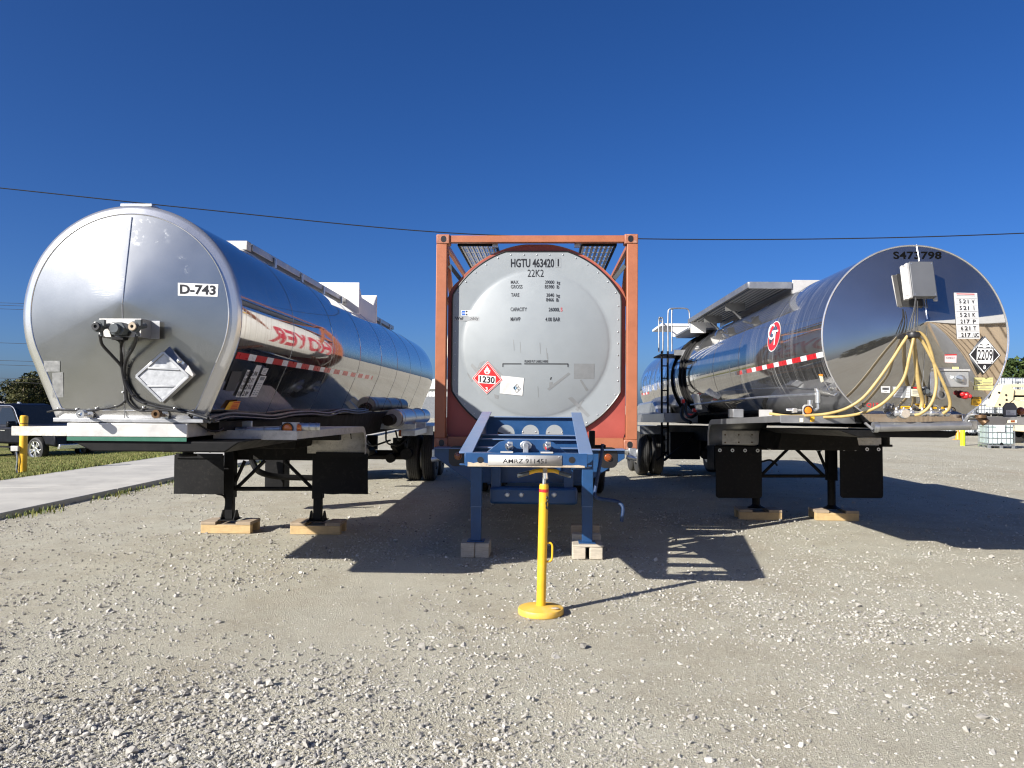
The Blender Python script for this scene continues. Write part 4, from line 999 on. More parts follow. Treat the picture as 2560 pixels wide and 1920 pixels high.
# crank handle and its gearbox shaft on the right
cr = [UC(1500, 1115, 2.3), UC(1513, 1116, 2.3)]
MB().tube([UC(1470, 1117, 2.35), UC(1514, 1117, 2.3)], .022, 10).build('crank_shaft', M_BLK, CH)
MB().tube(spline([UC(1507, 1110, 2.3), UC(1505, 1128, 2.3), UC(1489, 1220, 2.25), UC(1487, 1237, 2.2), UC(1497, 1246, 2.2), UC(1535, 1252, 2.15), UC(1550, 1258, 2.12), UC(1558, 1272, 2.1), UC(1554, 1304, 2.1)], 8), .02, 10).build('crank_handle', M_BLUE_SHADE, CH)
p = UC(1480, 1100, 2.2); MB().box(p.x-.03, p.x+.03, 2.15, 2.3, p.z-.08, p.z+.1).build('switch_box', M_BLK, CH, bev=.006)
for s, (px, py) in ((-1, (1093, 1145)), (1, (1577, 1142))):
    p = UC(px, py, 3.0); k = MB().cyl((p.x-.05*s, 3.0, p.z), (p.x+.07*s, 3.0, p.z-.02), .03, 10).cbox((p.x+.02*s, 3.03, p.z+.05), (.09, .06, .1)).build('twist_lock', M_GALV, CH, bev=.006)

# ================================================================== TANK CONTAINER
k0 = at(1338, 1122, 9.24)
zk = k0.z
TK = Matrix.Translation((k0.x, k0.y, zk)) @ Matrix.Rotation(-PSC, 4, 'Z')
UK = lambda px, py, yl: U(TK, px, py, yl)
W2, H, LK = 1.219, 2.591, 6.058
KT = thing('tank_container', 'tank container in an orange red frame with grey end panel lettered HGTU 463420', 'tank container', TK)
for yy0, sg in ((0, 1), (LK, -1)):
    Y = lambda a: yy0 + sg*a
    yb = lambda a, b: (min(Y(a), Y(b)), max(Y(a), Y(b)))
    for sx in (-1, 1):
        xo = sx*W2; xi = sx*(W2-.13)
        po = MB().box(min(xo, xi), max(xo, xi), *yb(.006, .13), .118, H-.118).build('corner_post', M_FRAME, KT, bev=.008)
        for zc in (0, H-.118):
            x0_, x1_ = min(xo, sx*(W2-.162)), max(xo, sx*(W2-.162))
            cst = MB().box(x0_-.001, x1_+.001, *yb(0, .178), zc, zc+.118).build('corner_casting', M_CAST, po, bev=.012)
            cx = sx*(W2-.089); mb = MB().prism([(cx+a, zc+.059+b) for a, b in rrect(-.032, .032, -.04, .04, .031, 6)], 'y', *yb(-.0015, .02)); mb.build('casting_hole', M_TXT, cst)
    mb = MB().box(-W2+.163, W2-.163, *yb(.02, .11), H-.095, H-.012); mb.build('top_beam', M_FRAME, KT, bev=.006)
    MB().box(-W2+.163, W2-.163, *yb(.02, .13), .012, .135).build('bottom_beam', M_FRAME, KT, bev=.006)
    # end plate: ring with corner gussets, set back behind the posts
    Ro, Ri = 1.23, 1.12; zc = H/2-.015; n = 120; O = []; I = []
    for i in range(n):
        a = 2*math.pi*i/n; c, s_ = math.cos(a), math.sin(a)
        lim = min((W2-.13)/max(1e-6, abs(c)), ((H/2-.075) if s_ > 0 else (H/2-.12))/max(1e-6, abs(s_)))
        r = lim if s_ < -.0 or abs(s_) < .42 else min(lim, Ro)
        if .3 < s_ < .62: # gusset sweeping up from the post to the ring
            k = (s_-.3)/.32; r = lim*(1-k)+min(lim, Ro)*k if lim > Ro else lim
        O.append((r*c, zc+r*s_)); ri = min(Ri, (1.0)/max(1e-6, abs(c)), 1.06/max(1e-6, abs(s_))); I.append((ri*c, zc+ri*s_))
    vs = []; ya, yb_ = Y(.172), Y(.187)
    for ring, yy in ((O, ya), (I, ya), (I, yb_), (O, yb_)): vs += [(x, yy, z) for x, z in ring]
    fs = [(j*n+i, j*n+(i+1) % n, ((j+1) % 4)*n+(i+1) % n, ((j+1) % 4)*n+i) for j in range(4) for i in range(n)]
    MB().add(vs, fs).build('end_plate', M_FRED, KT, ang=40)
    mb = MB(); vs = []
    fl = [(i) for i in range(n) if 24 <= i*360/n <= 156]
    for i in fl:
        a = 2*math.pi*i/n; c, s_ = math.cos(a), math.sin(a); r = min(Ro, (H/2-.075)/max(1e-6, abs(s_)))
        vs += [(r*c, Y(.1715), zc+r*s_), (r*c, Y(.55), zc+r*s_), ((r-.012)*c, Y(.55), zc+(r-.012)*s_), ((r-.012)*c, Y(.1715), zc+(r-.012)*s_)]
    fs = [(4*i+a, 4*i+(a+1) % 4, 4*i+4+(a+1) % 4, 4*i+4+a) for i in range(len(fl)-1) for a in range(4)]
    mb.add(vs, fs).build('ring_flange', M_FRAME, KT, ang=40)
# grey end cover with a raised dome
PR, PX, PZ = 1.18, 1.028, 1.118
ZP = H/2-.015
def dome(x, z):
    r = math.hypot(x, (z-ZP+.01))
    return .13 - (.12*(1-(r/.87)**2)**1.0+.012 if r < .87 else .012*max(0, 1-(r-.87)/.03))
ang_ = [2*math.pi*i/96 for i in range(96)]
def pout(a):
    c, s_ = math.cos(a), math.sin(a); return min(PR, PX/max(1e-6, abs(c)), PZ/max(1e-6, abs(s_)))
vs = []; fs = []; rad = [.0, .1, .2, .3, .4, .5, .6, .7, .78, .83, .86, .872, .885, .9, .93]
for k, r in enumerate(rad):
    for a in ang_: rr_ = max(r, .001); x, z = rr_*math.cos(a), ZP-.01+rr_*math.sin(a); vs.append((x, dome(x, z), z))
for e in (.97, 1.0):
    for a in ang_: rr_ = .93+(pout(a)-.93)*((e-.93)/.07); x, z = rr_*math.cos(a), ZP+rr_*math.sin(a); vs.append((x, .13, z))
for a in ang_: rr_ = pout(a); vs.append((rr_*math.cos(a), .17, ZP+rr_*math.sin(a)))
m_ = len(rad)+3
for j in range(m_-1):
    for i in range(96): fs.append((j*96+i, j*96+(i+1) % 96, (j+1)*96+(i+1) % 96, (j+1)*96+i))
pan = MB().add(vs, fs).build('end_panel', M_PANEL, KT, ang=70)
MB().tube([((pout(a)+.004)*math.cos(a), .134, ZP+(pout(a)+.004)*math.sin(a)) for a in ang_], .011, 6, closed=True).build('edge_seal', M_HOSE, pan)
mb = MB()
for i in range(44):
    a = 2*math.pi*i/44; r = pout(a)-.035; mb.ball((r*math.cos(a), .127, ZP+r*math.sin(a)), .008, 5)
mb.build('rivet', M_GALV, pan)
fK = face_surf(TK, dome)
def kq(x0, y0, x1, y1):  # box in the 3.95x crop of the panel
    g = lambda x, y: (1060+x/3.95, 560+y/3.95); return (g(x0, y0), g(x1, y0+(x1-x0)*.002), g(x1, y1+(x1-x0)*.002), g(x0, y1))
TXT = [('HGTU 463420', 858, 342, 1284, 428, .02), ('1', 1319, 346, 1332, 418, .0), ('22K2', 1023, 450, 1182, 522, 0), ('MAX.', 857, 558, 938, 592, .01), ('GROSS', 857, 602, 972, 638, .01),
       ('39000', 1195, 558, 1286, 592, .01), ('kg', 1312, 562, 1344, 604, .01), ('85980', 1192, 603, 1286, 638, .01), ('lb', 1310, 603, 1335, 640, .01),
       ('TARE', 860, 683, 941, 718, .01), ('3840', 1209, 685, 1284, 720, .01), ('kg', 1308, 690, 1341, 732, .01), ('8466', 1206, 730, 1281, 766, .01), ('lb', 1306, 732, 1331, 768, .01),
       ('CAPACITY', 855, 824, 1016, 862, .01), ('26000L', 1231, 826, 1342, 864, .01), ('MAWP', 855, 920, 952, 960, .01), ('4.00 BAR', 1198, 922, 1345, 962, .01), ('PLEASE PUT LABELS HERE', 994, 1344, 1223, 1368, .01)]
for b_, x0, y0, x1, y1, bo in TXT: lettering(b_, M_TXT, kq(x0, y0, x1, y1), fK, pan, bold=bo, cuts=(6, 2), off=.003)
lettering('S', M_RED, kq(1349, 826, 1367, 864), fK, pan, bold=.01, off=.003)
def rim(x0, y0, x1, y1, w_): return [[(0, 0), (1, 0), (1, w_[1]), (0, w_[1])], [(0, 1-w_[1]), (1, 1-w_[1]), (1, 1), (0, 1)], [(0, 0), (w_[0], 0), (w_[0], 1), (0, 1)], [(1-w_[0], 0), (1, 0), (1, 1), (1-w_[0], 1)]]
shapes('check_digit_box', M_GREYT, rim(0, 0, 1, 1, (.03, .018)), kq(1298, 334, 1352, 430), fK, pan, .003)
for x0, y0, x1, y1 in ((776, 1376, 962, 1385), (990, 1376, 1424, 1385), (775, 1378, 783, 1412), (1417, 1378, 1425, 1412)): sticker('bracket_line', M_TXT, kq(x0, y0, x1, y1), fK, pan, n=6, off=.003)
# maker's mark: small chevron flag over a grey name strip
q = kq(366, 853, 484, 905); sg = sticker('maker_mark', M_PAPER, q, fK, pan, n=2, off=.002)
shapes('mark_block', M_BLUEP, [[(0, .08), (.36, .08), (.36, .44), (0, .44), (.08, .26)], [(0, .56), (.36, .56), (.36, .92), (0, .92), (.08, .74)]], q, fK, sg, .003)
shapes('mark_block', M_TXT, [[(.4, .08), (.68, .08), (.68, .4), (.4, .4)], [(.4, .6), (.68, .6), (.68, .92), (.4, .92)]], q, fK, sg, .003)
q = kq(300, 913, 545, 957); sg = sticker('maker_mark', M_GREYT, q, fK, pan, n=3, off=.002); lettering('Welfit Oddy', M_TXT, kq(306, 916, 540, 956), fK, sg, off=.0035, bold=.015); 
# residue of old placards and tape
for qq in (((625, 1340), (780, 1490), (760, 1510), (605, 1365)), ((430, 1465), (485, 1545), (470, 1560), (425, 1480)), ((475, 1375), (560, 1460), (530, 1490), (460, 1400)), ((550, 1370), (600, 1350), (560, 1420), (520, 1440)),
           ((1480, 1378), (1685, 1380), (1680, 1530), (1480, 1528)), ((1425, 1465), (1445, 1480), (1235, 1645), (1215, 1628)), ((1235, 1565), (1270, 1560), (1275, 1615), (1240, 1640)), ((1535, 1540), (1555, 1535), (1625, 1640), (1600, 1650)),
           ((1420, 1720), (1460, 1705), (1640, 1890), (1615, 1910)), ((1530, 1780), (1580, 1730), (1520, 1850), (1490, 1830)), ((690, 1680), (740, 1690), (735, 1730), (700, 1720))):
    sticker('tape_residue', M_GHOST, tuple((1060+x/3.95, 560+y/3.95) for x, y in qq), fK, pan, n=4, off=.0015)
for x, y in ((880, 1140), (945, 1160), (1140, 1170), (1205, 1220), (1215, 1270), (1120, 1600)): sticker('scuff_mark', M_GHOST, tuple((1060+a/3.95, 560+b/3.95) for a, b in ((x, y), (x+7, y+5), (x+13, y+110), (x+8, y+112))), fK, pan, n=2, off=.0015)
sticker('scuff_mark', M_TXT, tuple((1060+a/3.95, 560+b/3.95) for a, b in ((1252, 1512), (1262, 1512), (1254, 1538), (1244, 1536))), fK, pan, n=1, off=.002)
# 1230 placard and the cargo sheet
cx_, cy_ = 1219, 944.5
D4 = lambda k, dx=38, up=42.5, dn=40.5: ((cx_-dx*k, cy_+1*k), (cx_+1, cy_-up*k), (cx_+dx*k, cy_+5*k), (cx_-1.5, cy_+dn*k))
pl = sticker('hazard_placard', M_RED, D4(1), fK, pan, n=6, off=.006)
def edge(k0, k1): 
    a, b = D4(k0), D4(k1); return [[a[i], a[(i+1) % 4], b[(i+1) % 4], b[i]] for i in range(4)]
ident = ((0, 0), (1, 0), (1, 1), (0, 1))
def raw(name, m, polys, parent, off, surf=None):
    mb = MB()
    for P in polys: mb.add([(lambda pn: pn[0]+pn[1]*off)((surf or fK)(x, y)) for x, y in P], [tuple(range(len(P)))])
    return mb.build(name, m, parent, ang=60)
raw('placard_border', M_WHT, edge(1, .975)+edge(.9, .86), pl, .0095)
q = ((1197, 937), (1239.5, 940.5), (1239, 960), (1196.5, 957)); raw('number_panel', M_WHT, [q], pl, .011); lettering('1230', M_TXT, ((1200, 939), (1237.5, 942), (1236.5, 958), (1199.5, 955)), fK, pl, off=.0135, bold=.02)
lettering('3', M_WHT, ((1214, 967.5), (1220, 967.7), (1219.5, 977), (1213.5, 976.8)), fK, pl, off=.0105, bold=.02)
fl_ = [(1218, 914), (1221, 921), (1222.5, 919), (1224, 926), (1226.5, 924), (1225.5, 931), (1222, 935.5), (1214.5, 935), (1211, 930), (1210.5, 924.5), (1213, 927), (1214, 920.5), (1216, 922)]
raw('flame_symbol', M_WHT, [fl_], pl, .0095); raw('flame_core', M_RED, [[(1218, 926), (1220, 931), (1218, 934.5), (1215.5, 931.5)]], pl, .0105)
q = ((1253, 939), (1310, 945), (1306, 989), (1249.5, 983)); ps = sticker('cargo_sheet', M_PAPER, q, fK, pan, n=6, off=.005)
shapes('print_line', M_GHOST, [[(.1, v), (x1, v), (x1, v+.012), (.1, v+.012)] for v, x1 in ((.86, .8), (.72, .35), (.6, .52), (.54, .5), (.48, .5), (.42, .5), (.36, .5), (.3, .5), (.24, .48), (.18, .5), (.12, .5), (.06, .5))], q, fK, ps, .007)
d_ = [(.56, .4), (.72, .62), (.9, .38), (.74, .14)]; mid = lambda a, b: ((a[0]+b[0])/2, (a[1]+b[1])/2); ctr = (.73, .385)
shapes('blue_diamond', M_LBLUE, [[d_[0], mid(d_[0], d_[1]), ctr, mid(d_[0], d_[3])]], q, fK, ps, .007)
def ln(a, b, w_=.008):
    dx, dy = b[0]-a[0], b[1]-a[1]; l = math.hypot(dx, dy); nx, ny = -dy/l*w_, dx/l*w_; return [(a[0]-nx, a[1]-ny), (b[0]-nx, b[1]-ny), (b[0]+nx, b[1]+ny), (a[0]+nx, a[1]+ny)]
shapes('diamond_line', M_TXT, [ln(d_[i], d_[(i+1) % 4]) for i in range(4)]+[ln(mid(d_[0], d_[1]), mid(d_[2], d_[3])), ln(mid(d_[1], d_[2]), mid(d_[0], d_[3]))], q, fK, ps, .008)
def sub(q, u0, v0, u1, v1): return (bil(q, u0, v1), bil(q, u1, v1), bil(q, u1, v0), bil(q, u0, v0))
for ch, u, v in (('1', .63, .39), ('3', .71, .49), ('2', .81, .37)): lettering(ch, M_TXT, sub(q, u-.025, v-.05, u+.025, v+.06), fK, ps, off=.009)
# shell, letters, walkways, braces
RK = 1.17; zk_ = H/2-.02
prof_ = [(.05, .3), (.6, .32), (.95, .42), (1.1, .55), (RK, .72), (RK, LK-.72), (1.1, LK-.55), (.95, LK-.42), (.6, LK-.32), (.05, LK-.3)]
shl = MB().lathe(prof_, 96, Matrix.Translation((0, 0, zk_)), 'y').build('tank_shell', M_CLAD, KT, ang=40)
vs, fs = text_mesh('HOYER', .04, (24, 10), 1.12)
for s in (-1, 1):
    out = []
    for v in vs:
        u = v.x if s > 0 else 1-v.x
        y = 1.65 + u*3.6; y += (v.y-.5)*.03*s; a = (v.y-.45)*.72/RK
        out.append((s*(RK+.003)*math.cos(a), y, zk_+(RK+.003)*math.sin(a)))
    MB().add(out, fs).build('lettering', M_HOYR, shl, ang=60)
    MB().add([(s*(RK+.002)*math.cos(a), y, zk_+(RK+.002)*math.sin(a)) for a, y in ((.5, .95), (.5, 1.5), (.56, 1.5), (.56, .95))], [(0, 1, 2, 3)]).build('data_plate', M_STICKY, shl)
for s in (-1, 1):
    x0_, x1_ = UK(1146 if s < 0 else 1456, 605, .16).x, UK(1240 if s < 0 else 1540, 605, .16).x
    if s < 0: x1_ = UK(1238, 605, .16).x
    w_ = x1_-x0_; o = None; mb = MB()
    for i in range(7):
        xa = x0_+w_*(i+.12)/7; mb.box(xa, xa+w_/7*.3, .2, LK-.2, H-.085, H-.05); mb.box(xa+w_/7*.45, xa+w_/7*.62, .2, LK-.2, H-.06, H-.05)
    for y in np.arange(.3, LK-.2, .3): mb.box(x0_, x1_, y, y+.03, H-.05, H-.042)
    o = mb.build('walkway', M_ALU, KT, ang=0)
    MB().box(x0_-.015, x0_, .2, LK-.2, H-.1, H-.04).box(x1_, x1_+.015, .2, LK-.2, H-.1, H-.04).box(x0_, x1_, .17, .195, H-.11, H-.04).build('walkway_edge', M_DRK, o)
    p = UK(1238 if s < 0 else 1443, 607, .15); MB().box(p.x-.035, p.x+.035, .13, .165, H-.135, H-.085).build('walkway_clip', M_GALV, o, bev=.003)
    MB().bar((s*1.09, .3, H-.33), (s*.86, .34, H-.62), .05, .09, (0, 1, 0)).build('frame_brace', M_ANTHR, KT)
    MB().prism([(s*.95, H-.68), (s*.8, H-.6), (s*.8, H-.72), (s*.93, H-.78)], 'y', .4, .42).build('brace_gusset', M_FRED, KT)
    mb = MB()
    for ya_, yb2 in ((.18, 1.6), (LK-.18, LK-1.6)):
        mb.bar((s*1.13, ya_, H-.12), (s*1.13, yb2, zk_+.1), .06, .06); mb.bar((s*1.13, ya_, .12), (s*1.13, yb2, zk_-.6), .06, .06)
    mb.bar((s*1.16, .18, H-.04), (s*1.16, LK-.18, H-.04), .05, .05); mb.build('side_strut', M_FRAME, KT)
    MB().box(s*1.0 if s > 0 else -1.2, 1.2 if s > 0 else -1.0, .18, LK-.18, .02, .14).build('bottom_rail', M_FRAME, KT)

# ================================================================== YELLOW TRAILER STAND
g0 = gnd(1352, 1534)
TS = Matrix.Translation((g0.x, g0.y, 0)); US = lambda px, py, yl=0: U(TS, px, py, yl)
ST = thing('trailer_stand', 'yellow nose stand with round base propping the blue chassis front', 'trailer stand', TS)
MB().lathe([(.0001, .0), (.172, .0), (.182, .004), (.184, .012), (.184, .042), (.179, .05), (.16, .054), (.1, .064), (.045, .07), (.0001, .07)], 48).build('base', M_YELD, ST)
p = US(1388, 1530, -.06); MB().lathe([(.0001, .0), (.022, .001), (.03, -.004)], 16, Matrix.Translation((p.x+.0, -.07, .066)) @ Matrix.Diagonal((1.1, .9, 1, 1))).build('worn_spot', M_RUST, ST)
b0, b1 = US(1352.5, 1516), US(1360, 1213)
tb = MB().tube([(b0.x, 0, .066), (b1.x, 0, b1.z)], .0375, 28).build('post', M_YEL, ST, bev=.002)
d = (Vector((b1.x, 0, b1.z))-Vector((b0.x, 0, .066))).normalized(); top = Vector((b1.x, 0, b1.z))
MB().tube([top-d*.055, top-d*.03], .0385, 28).build('red_band', M_RED, tb); MB().lathe([(.0001, 0), (.034, 0), (.034, .01)], 24, Matrix.Translation(top+Vector((0, 0, .001)))).build('post_cap', M_YELD, tb)
mb = MB()
p = US(1366, 1243, -.037)
for i in range(7): mb.ball((p.x+random.uniform(-.006, .012), -.0345+random.uniform(0, .006), p.z-.03*i/2+random.uniform(-.01, .01)), .009, 5, 1, .4, 1.4)
mb.build('paint_chip', M_TXT, tb)
a = US(1361, 1200); pt = US(1363, 1172)
scr = MB().tube([top, (a.x, 0, a.z+.02)], .016, 14).build('screw', M_GALV, ST)
zh = US(1362, 1182).z
hb = spline([US(1318, 1183, -.0)+Vector((-.0, .02, -.004)), US(1340, 1177, .02), US(1362, 1176, .03), US(1385, 1177, .02), US(1402, 1183, .02)], 6)
MB().tube(hb, .0165, 12).build('handle_bar', M_YEL, ST)
for q0, q1 in (((1294, 1189), (1322, 1182)), ((1428, 1190), (1398, 1182))): MB().tube([US(*q0, .0), US(*q1, .015)], .018, 12).build('hand_grip', M_ANTHR, ST)
MB().tube([US(1363, 1182, -.03), US(1364, 1196, -.03)], [.019, .022], 14).build('swivel', M_CHR, ST); MB().cyl((pt.x, .02, a.z), (pt.x, .02, zb), .02, 12).lathe([(.0001, 0), (.045, 0), (.045, .012), (.0001, .012)], 18, Matrix.Translation((pt.x, .03, zb-.014))).build('head_pad', M_RUST, ST)
MB().tube(spline([US(1366, 1358), US(1374, 1357), US(1379, 1360), US(1381, 1368), US(1380, 1395), US(1376, 1402), US(1370, 1404), US(1364, 1403)], 5), .0085, 10).build('carry_handle', M_YEL, ST)
# ================================================================== RIGHT TANKER
CRT = at(2293.5, 841, 7.72); PIT = R_(1.2)
TR = Matrix.Translation((CRT.x, CRT.y, 0)) @ Matrix.Rotation(-PSI, 4, 'Z') @ Matrix.Rotation(-PIT, 4, 'X')
ZR = (TR.inverted() @ CRT).z; RR = .93; LR = 13.0
UR = lambda px, py, yl: U(TR, px, py, yl)
ap = UR(2318, 803, -.19); APR = (ap.x, ap.z-ZR); BR = .19
CIR = [(RR*math.cos(2*math.pi*i/128), RR*math.sin(2*math.pi*i/128)) for i in range(128)]
def faceR_y(x, z):
    dx, dz = x-APR[0], z-ZR-APR[1]; q = dx*dx+dz*dz
    if q < 1e-9: return -BR
    b = APR[0]*dx+APR[1]*dz; c = APR[0]**2+APR[1]**2-RR*RR; s = (-b+math.sqrt(max(0, b*b-q*c)))/q
    return cone_y(1/s, BR, .03)
sdR = lambda x, z: math.hypot(x, z-ZR)-RR
fR = face_surf(TR, faceR_y); sR = shell_surf(TR, sdR)
RT = thing('tank_trailer', 'mirror polished tanker trailer lettered S473798 with looped yellow hoses', 'tank trailer', TR, 'polished tanker trailers parked in a row')
vs = []; fs = []; rings = [.012, .03, .05, .08, .12, .2, .3, .42, .55, .7, .85, .97, 1.0]; n = 128
for t in rings:
    for x, z in CIR: vs.append((APR[0]+(x-APR[0])*t, cone_y(t, BR, .03), APR[1]+(z-APR[1])*t+ZR))
for j in range(len(rings)-1):
    for i in range(n): fs.append((j*n+i, j*n+(i+1) % n, (j+1)*n+(i+1) % n, (j+1)*n+i))
vs.append((APR[0], cone_y(0, BR, .03), APR[1]+ZR)); fs += [(len(vs)-1, (i+1) % n, i) for i in range(n)]
headR = MB().add(vs, fs).build('front_head', M_MIR, RT, ang=50)
MB().tube([(x*1.004, .0, z*1.004+ZR) for x, z in CIR], .009, 8, closed=True).build('rim_band', M_CHR, RT)
vs = []; fs = []; ylist = [(.005, 1)] + [(y, 1) for y in (2, 4, 6, 8, 10, 12)] + [(LR-.4, 1)]
ylist += [(LR-.3, .99), (LR-.18, .95), (LR-.08, .86), (LR-.02, .6), (LR+.02, .05)]
for y, k in ylist:
    for x, z in CIR: vs.append((x*k, y, z*k+ZR))
for j in range(len(ylist)-1):
    for i in range(n): fs.append((j*n+i, j*n+(i+1) % n, (j+1)*n+(i+1) % n, (j+1)*n+i))
MB().add(vs, fs).build('tank_shell', M_MIRS, RT, ang=50)
mb = MB()
for y in (1.6, 3.1, 4.6, 6.1, 7.6, 9.1, 10.6): mb.tube([(x*1.0003, y, z*1.0003+ZR) for x, z in CIR], .0035, 5, closed=True)
mb.build('seam', M_MIRS, RT)
def seamR(a, b, r, m, k=10): return MB().tube([(lambda pn: pn[0]+pn[1]*.002)(fR(a[0]+(b[0]-a[0])*i/k, a[1]+(b[1]-a[1])*i/k)) for i in range(k+1)], r, 6).build('seam', m, headR)
seamR((2291, 611), (2298, 653), .006, M_CHR); seamR((2311, 746), (2318, 798), .006, M_CHR); seamR((2318, 808), (2306, 965), .0025, M_GALV)
lettering('S473798', M_TXTM, ((2232, 629), (2354, 629), (2353, 648), (2234, 648)), fR, headR, bold=.025, cuts=(7, 1), off=.003, spacing=1.05)
# document box at the top
tb = [UR(px, py, yl) for px, py, yl in ((2272, 654, -.24), (2331, 654, -.24), (2342, 740, -.31), (2288, 741, -.31))]
c_ = sum(tb, Vector())/4; ex = (tb[1]-tb[0]).normalized(); ez = (tb[0]-tb[3]); ez = (ez - ex*ez.dot(ex)).normalized(); ey = ez.cross(ex).normalized()
MB_ = Matrix((ex, ey, ez)).transposed().to_4x4(); MB_.translation = c_
wB, hB = (tb[1]-tb[0]).length, (tb[0]-tb[3]).length
M_BOXG = pm('grey_cabinet_paint', (.09, .095, .105), .45, 0, .06, 6, .02, 60)
db = MB().box(-wB/2, wB/2, 0, .075, -hB/2, hB/2, MB_).build('document_box', M_BOXG, RT, bev=.005)
MB().box(-wB/2-.055, -wB/2-.008, .05, .09, -hB/2-.01, hB/2-.02, MB_).box(-wB/2-.028, -wB/2-.002, .01, .06, -hB/2-.01, hB/2-.01, MB_).box(wB/2+.003, wB/2+.04, .07, .09, -hB/2-.02, hB/2-.02, MB_).build('mount_flange', M_ALUW, db, bev=.003)
mb = MB()
for sx in (-.43, .43):
    for sz in (-.44, .44): mb.add([MB_ @ Vector(p) for p in [(sx*wB+.007*math.cos(a*.785), -.002, sz*hB+.007*math.sin(a*.785)) for a in range(8)]], [tuple(range(8))])
for sz in (-.42, 0, .42): mb.ball(MB_ @ Vector((-wB/2-.04, .047, sz*hB)), .007, 5)
mb.build('screw_head', M_CHR, db)
# tally sheet
q = ((2384, 732), (2442, 733), (2449, 847), (2392, 847)); sh = sticker('test_date_sticker', M_WHT, q, fR, RT, n=6, off=.004)
shapes('print_line', M_RED, [[(.1, .965), (.88, .965), (.88, .985), (.1, .985)]], q, fR, sh, .006); shapes('print_line', M_GREYT, [[(.1, .93), (.9, .93), (.9, .943), (.1, .943)]]+[[(.04, 1-.117-.142*i), (.97, 1-.117-.142*i), (.97, 1-.123-.142*i), (.04, 1-.123-.142*i)] for i in range(7)]+[[(x, .02), (x+.012, .02), (x+.012, .88), (x, .88)] for x in (.66,)], q, fR, sh, .006)
for i, (a, b, c) in enumerate((('5', '21', 'V'), ('5', '21', 'I'), ('5', '21', 'K'), ('2', '17', 'P'), ('6', '21', 'T'), ('2', '17', 'UC'))):
    v0 = .77-.146*i+.0; v1 = v0+.088
    lettering(a, M_TXT, sub(q, .19, v0, .29, v1), fR, sh, off=.0065, bold=.02); lettering(b, M_TXT, sub(q, .35, v0, .6, v1), fR, sh, off=.0065, bold=.02); lettering(c, M_TXT, sub(q, .73 if c != 'I' else .8, v0, .86 if c not in ('UC', 'I') else (.95 if c == 'UC' else .83), v1), fR, sh, off=.0065, bold=.02)
# 2209 placard on its plate
cx_, cy_ = 2460.5, 887
def PL(k, dx=38.5, up=43, dn=46): return ((cx_-dx*k, cy_-1*k), (cx_+2*k, cy_-up*k), (cx_+dx*k, cy_+1*k), (cx_-2*k, cy_+dn*k))
def pR(px, py): return UR(px, py, -.08), Vector((0, -1, 0))
hd = raw('placard_holder', M_BOXG, [PL(1.1)], RT, -.012, pR); so = hd.modifiers.new('t', 'SOLIDIFY'); so.thickness = .008
lx = lambda u, v: (cx_+u*38, cy_-v*44)
raw('hazard_placard', M_WHT, [PL(1)], hd, .006, pR)
raw('placard_black', M_TXT, [[lx(-.94, 0), lx(-.42, .52), lx(-.42, -.5)], [lx(.94, -.02), lx(.44, .5), lx(.44, -.5)], [lx(-.52, -.5), lx(.5, -.5), lx(-.03, -.98)]], hd, .0075, pR)
raw('number_panel', M_WHT, [[lx(-.5, .36), lx(.56, .34), lx(.54, -.4), lx(-.54, -.36)]], hd, .0085, pR)
lettering('2209', M_TXT, (lx(-.47, .3), lx(.53, .29), lx(.51, -.34), lx(-.5, -.31)), pR, hd, off=.0095, bold=.015)
lettering('8', M_WHT, (lx(-.09, -.6), lx(.09, -.6), lx(.08, -.82), lx(-.1, -.82)), pR, hd, off=.0085, bold=.02)
raw('corrosion_symbol', M_TXT, [[lx(-.3, .62), lx(-.08, .56), lx(-.1, .53), lx(-.3, .55)], [lx(.3, .62), lx(.08, .56), lx(.1, .53), lx(.3, .55)], [lx(-.38, .44), lx(-.1, .44), lx(-.1, .41), lx(-.38, .41)], [lx(.1, .44), lx(.38, .44), lx(.34, .41), lx(.1, .41)]], hd, .0075, pR)
raw('placard_strip', M_ANTHR, [[lx(-.62, .4), lx(.62, .4), lx(.62, .36), lx(-.62, .36)]], hd, .0078, pR)
def lab(name, m, q, off=.004, par=RT, n=4): return sticker(name, m, q, fR, par, n=n, off=off)
q = ((2361, 886), (2391, 885), (2390, 907), (2361, 906)); s_ = lab('date_sticker', M_PINK, q); shapes('print_line', M_RED, [[(0, .86), (1, .86), (1, 1), (0, 1)]], q, fR, s_, .006); lettering('12/6/21', M_TXT, sub(q, .12, .48, .8, .68), fR, s_, off=.0065)
lab('small_sticker', M_PALEY, ((2380, 917), (2396, 917), (2396, 923), (2380, 923)))
q = ((2435, 944), (2482, 944), (2481, 962), (2436, 963)); s_ = lab('data_sticker', M_PALEY, q); shapes('print_line', M_GREYT, [[(u0, v), (u1, v), (u1, v+.06), (u0, v+.06)] for u0, u1, v in ((.05, .45, .8), (.05, .4, .6), (.05, .42, .4), (.45, .95, .35), (.05, .4, .2), (.45, .9, .12), (.8, .96, .78))], q, fR, s_, .006)
q = ((2434, 965), (2483, 964), (2482, 976), (2434, 975)); s_ = lab('data_sticker', M_PALEY, q); shapes('print_line', M_GREYT, [[(.3, .7), (.6, .7), (.6, .82), (.3, .82)], [(.1, .3), (.9, .3), (.9, .4), (.1, .4)]], q, fR, s_, .006)
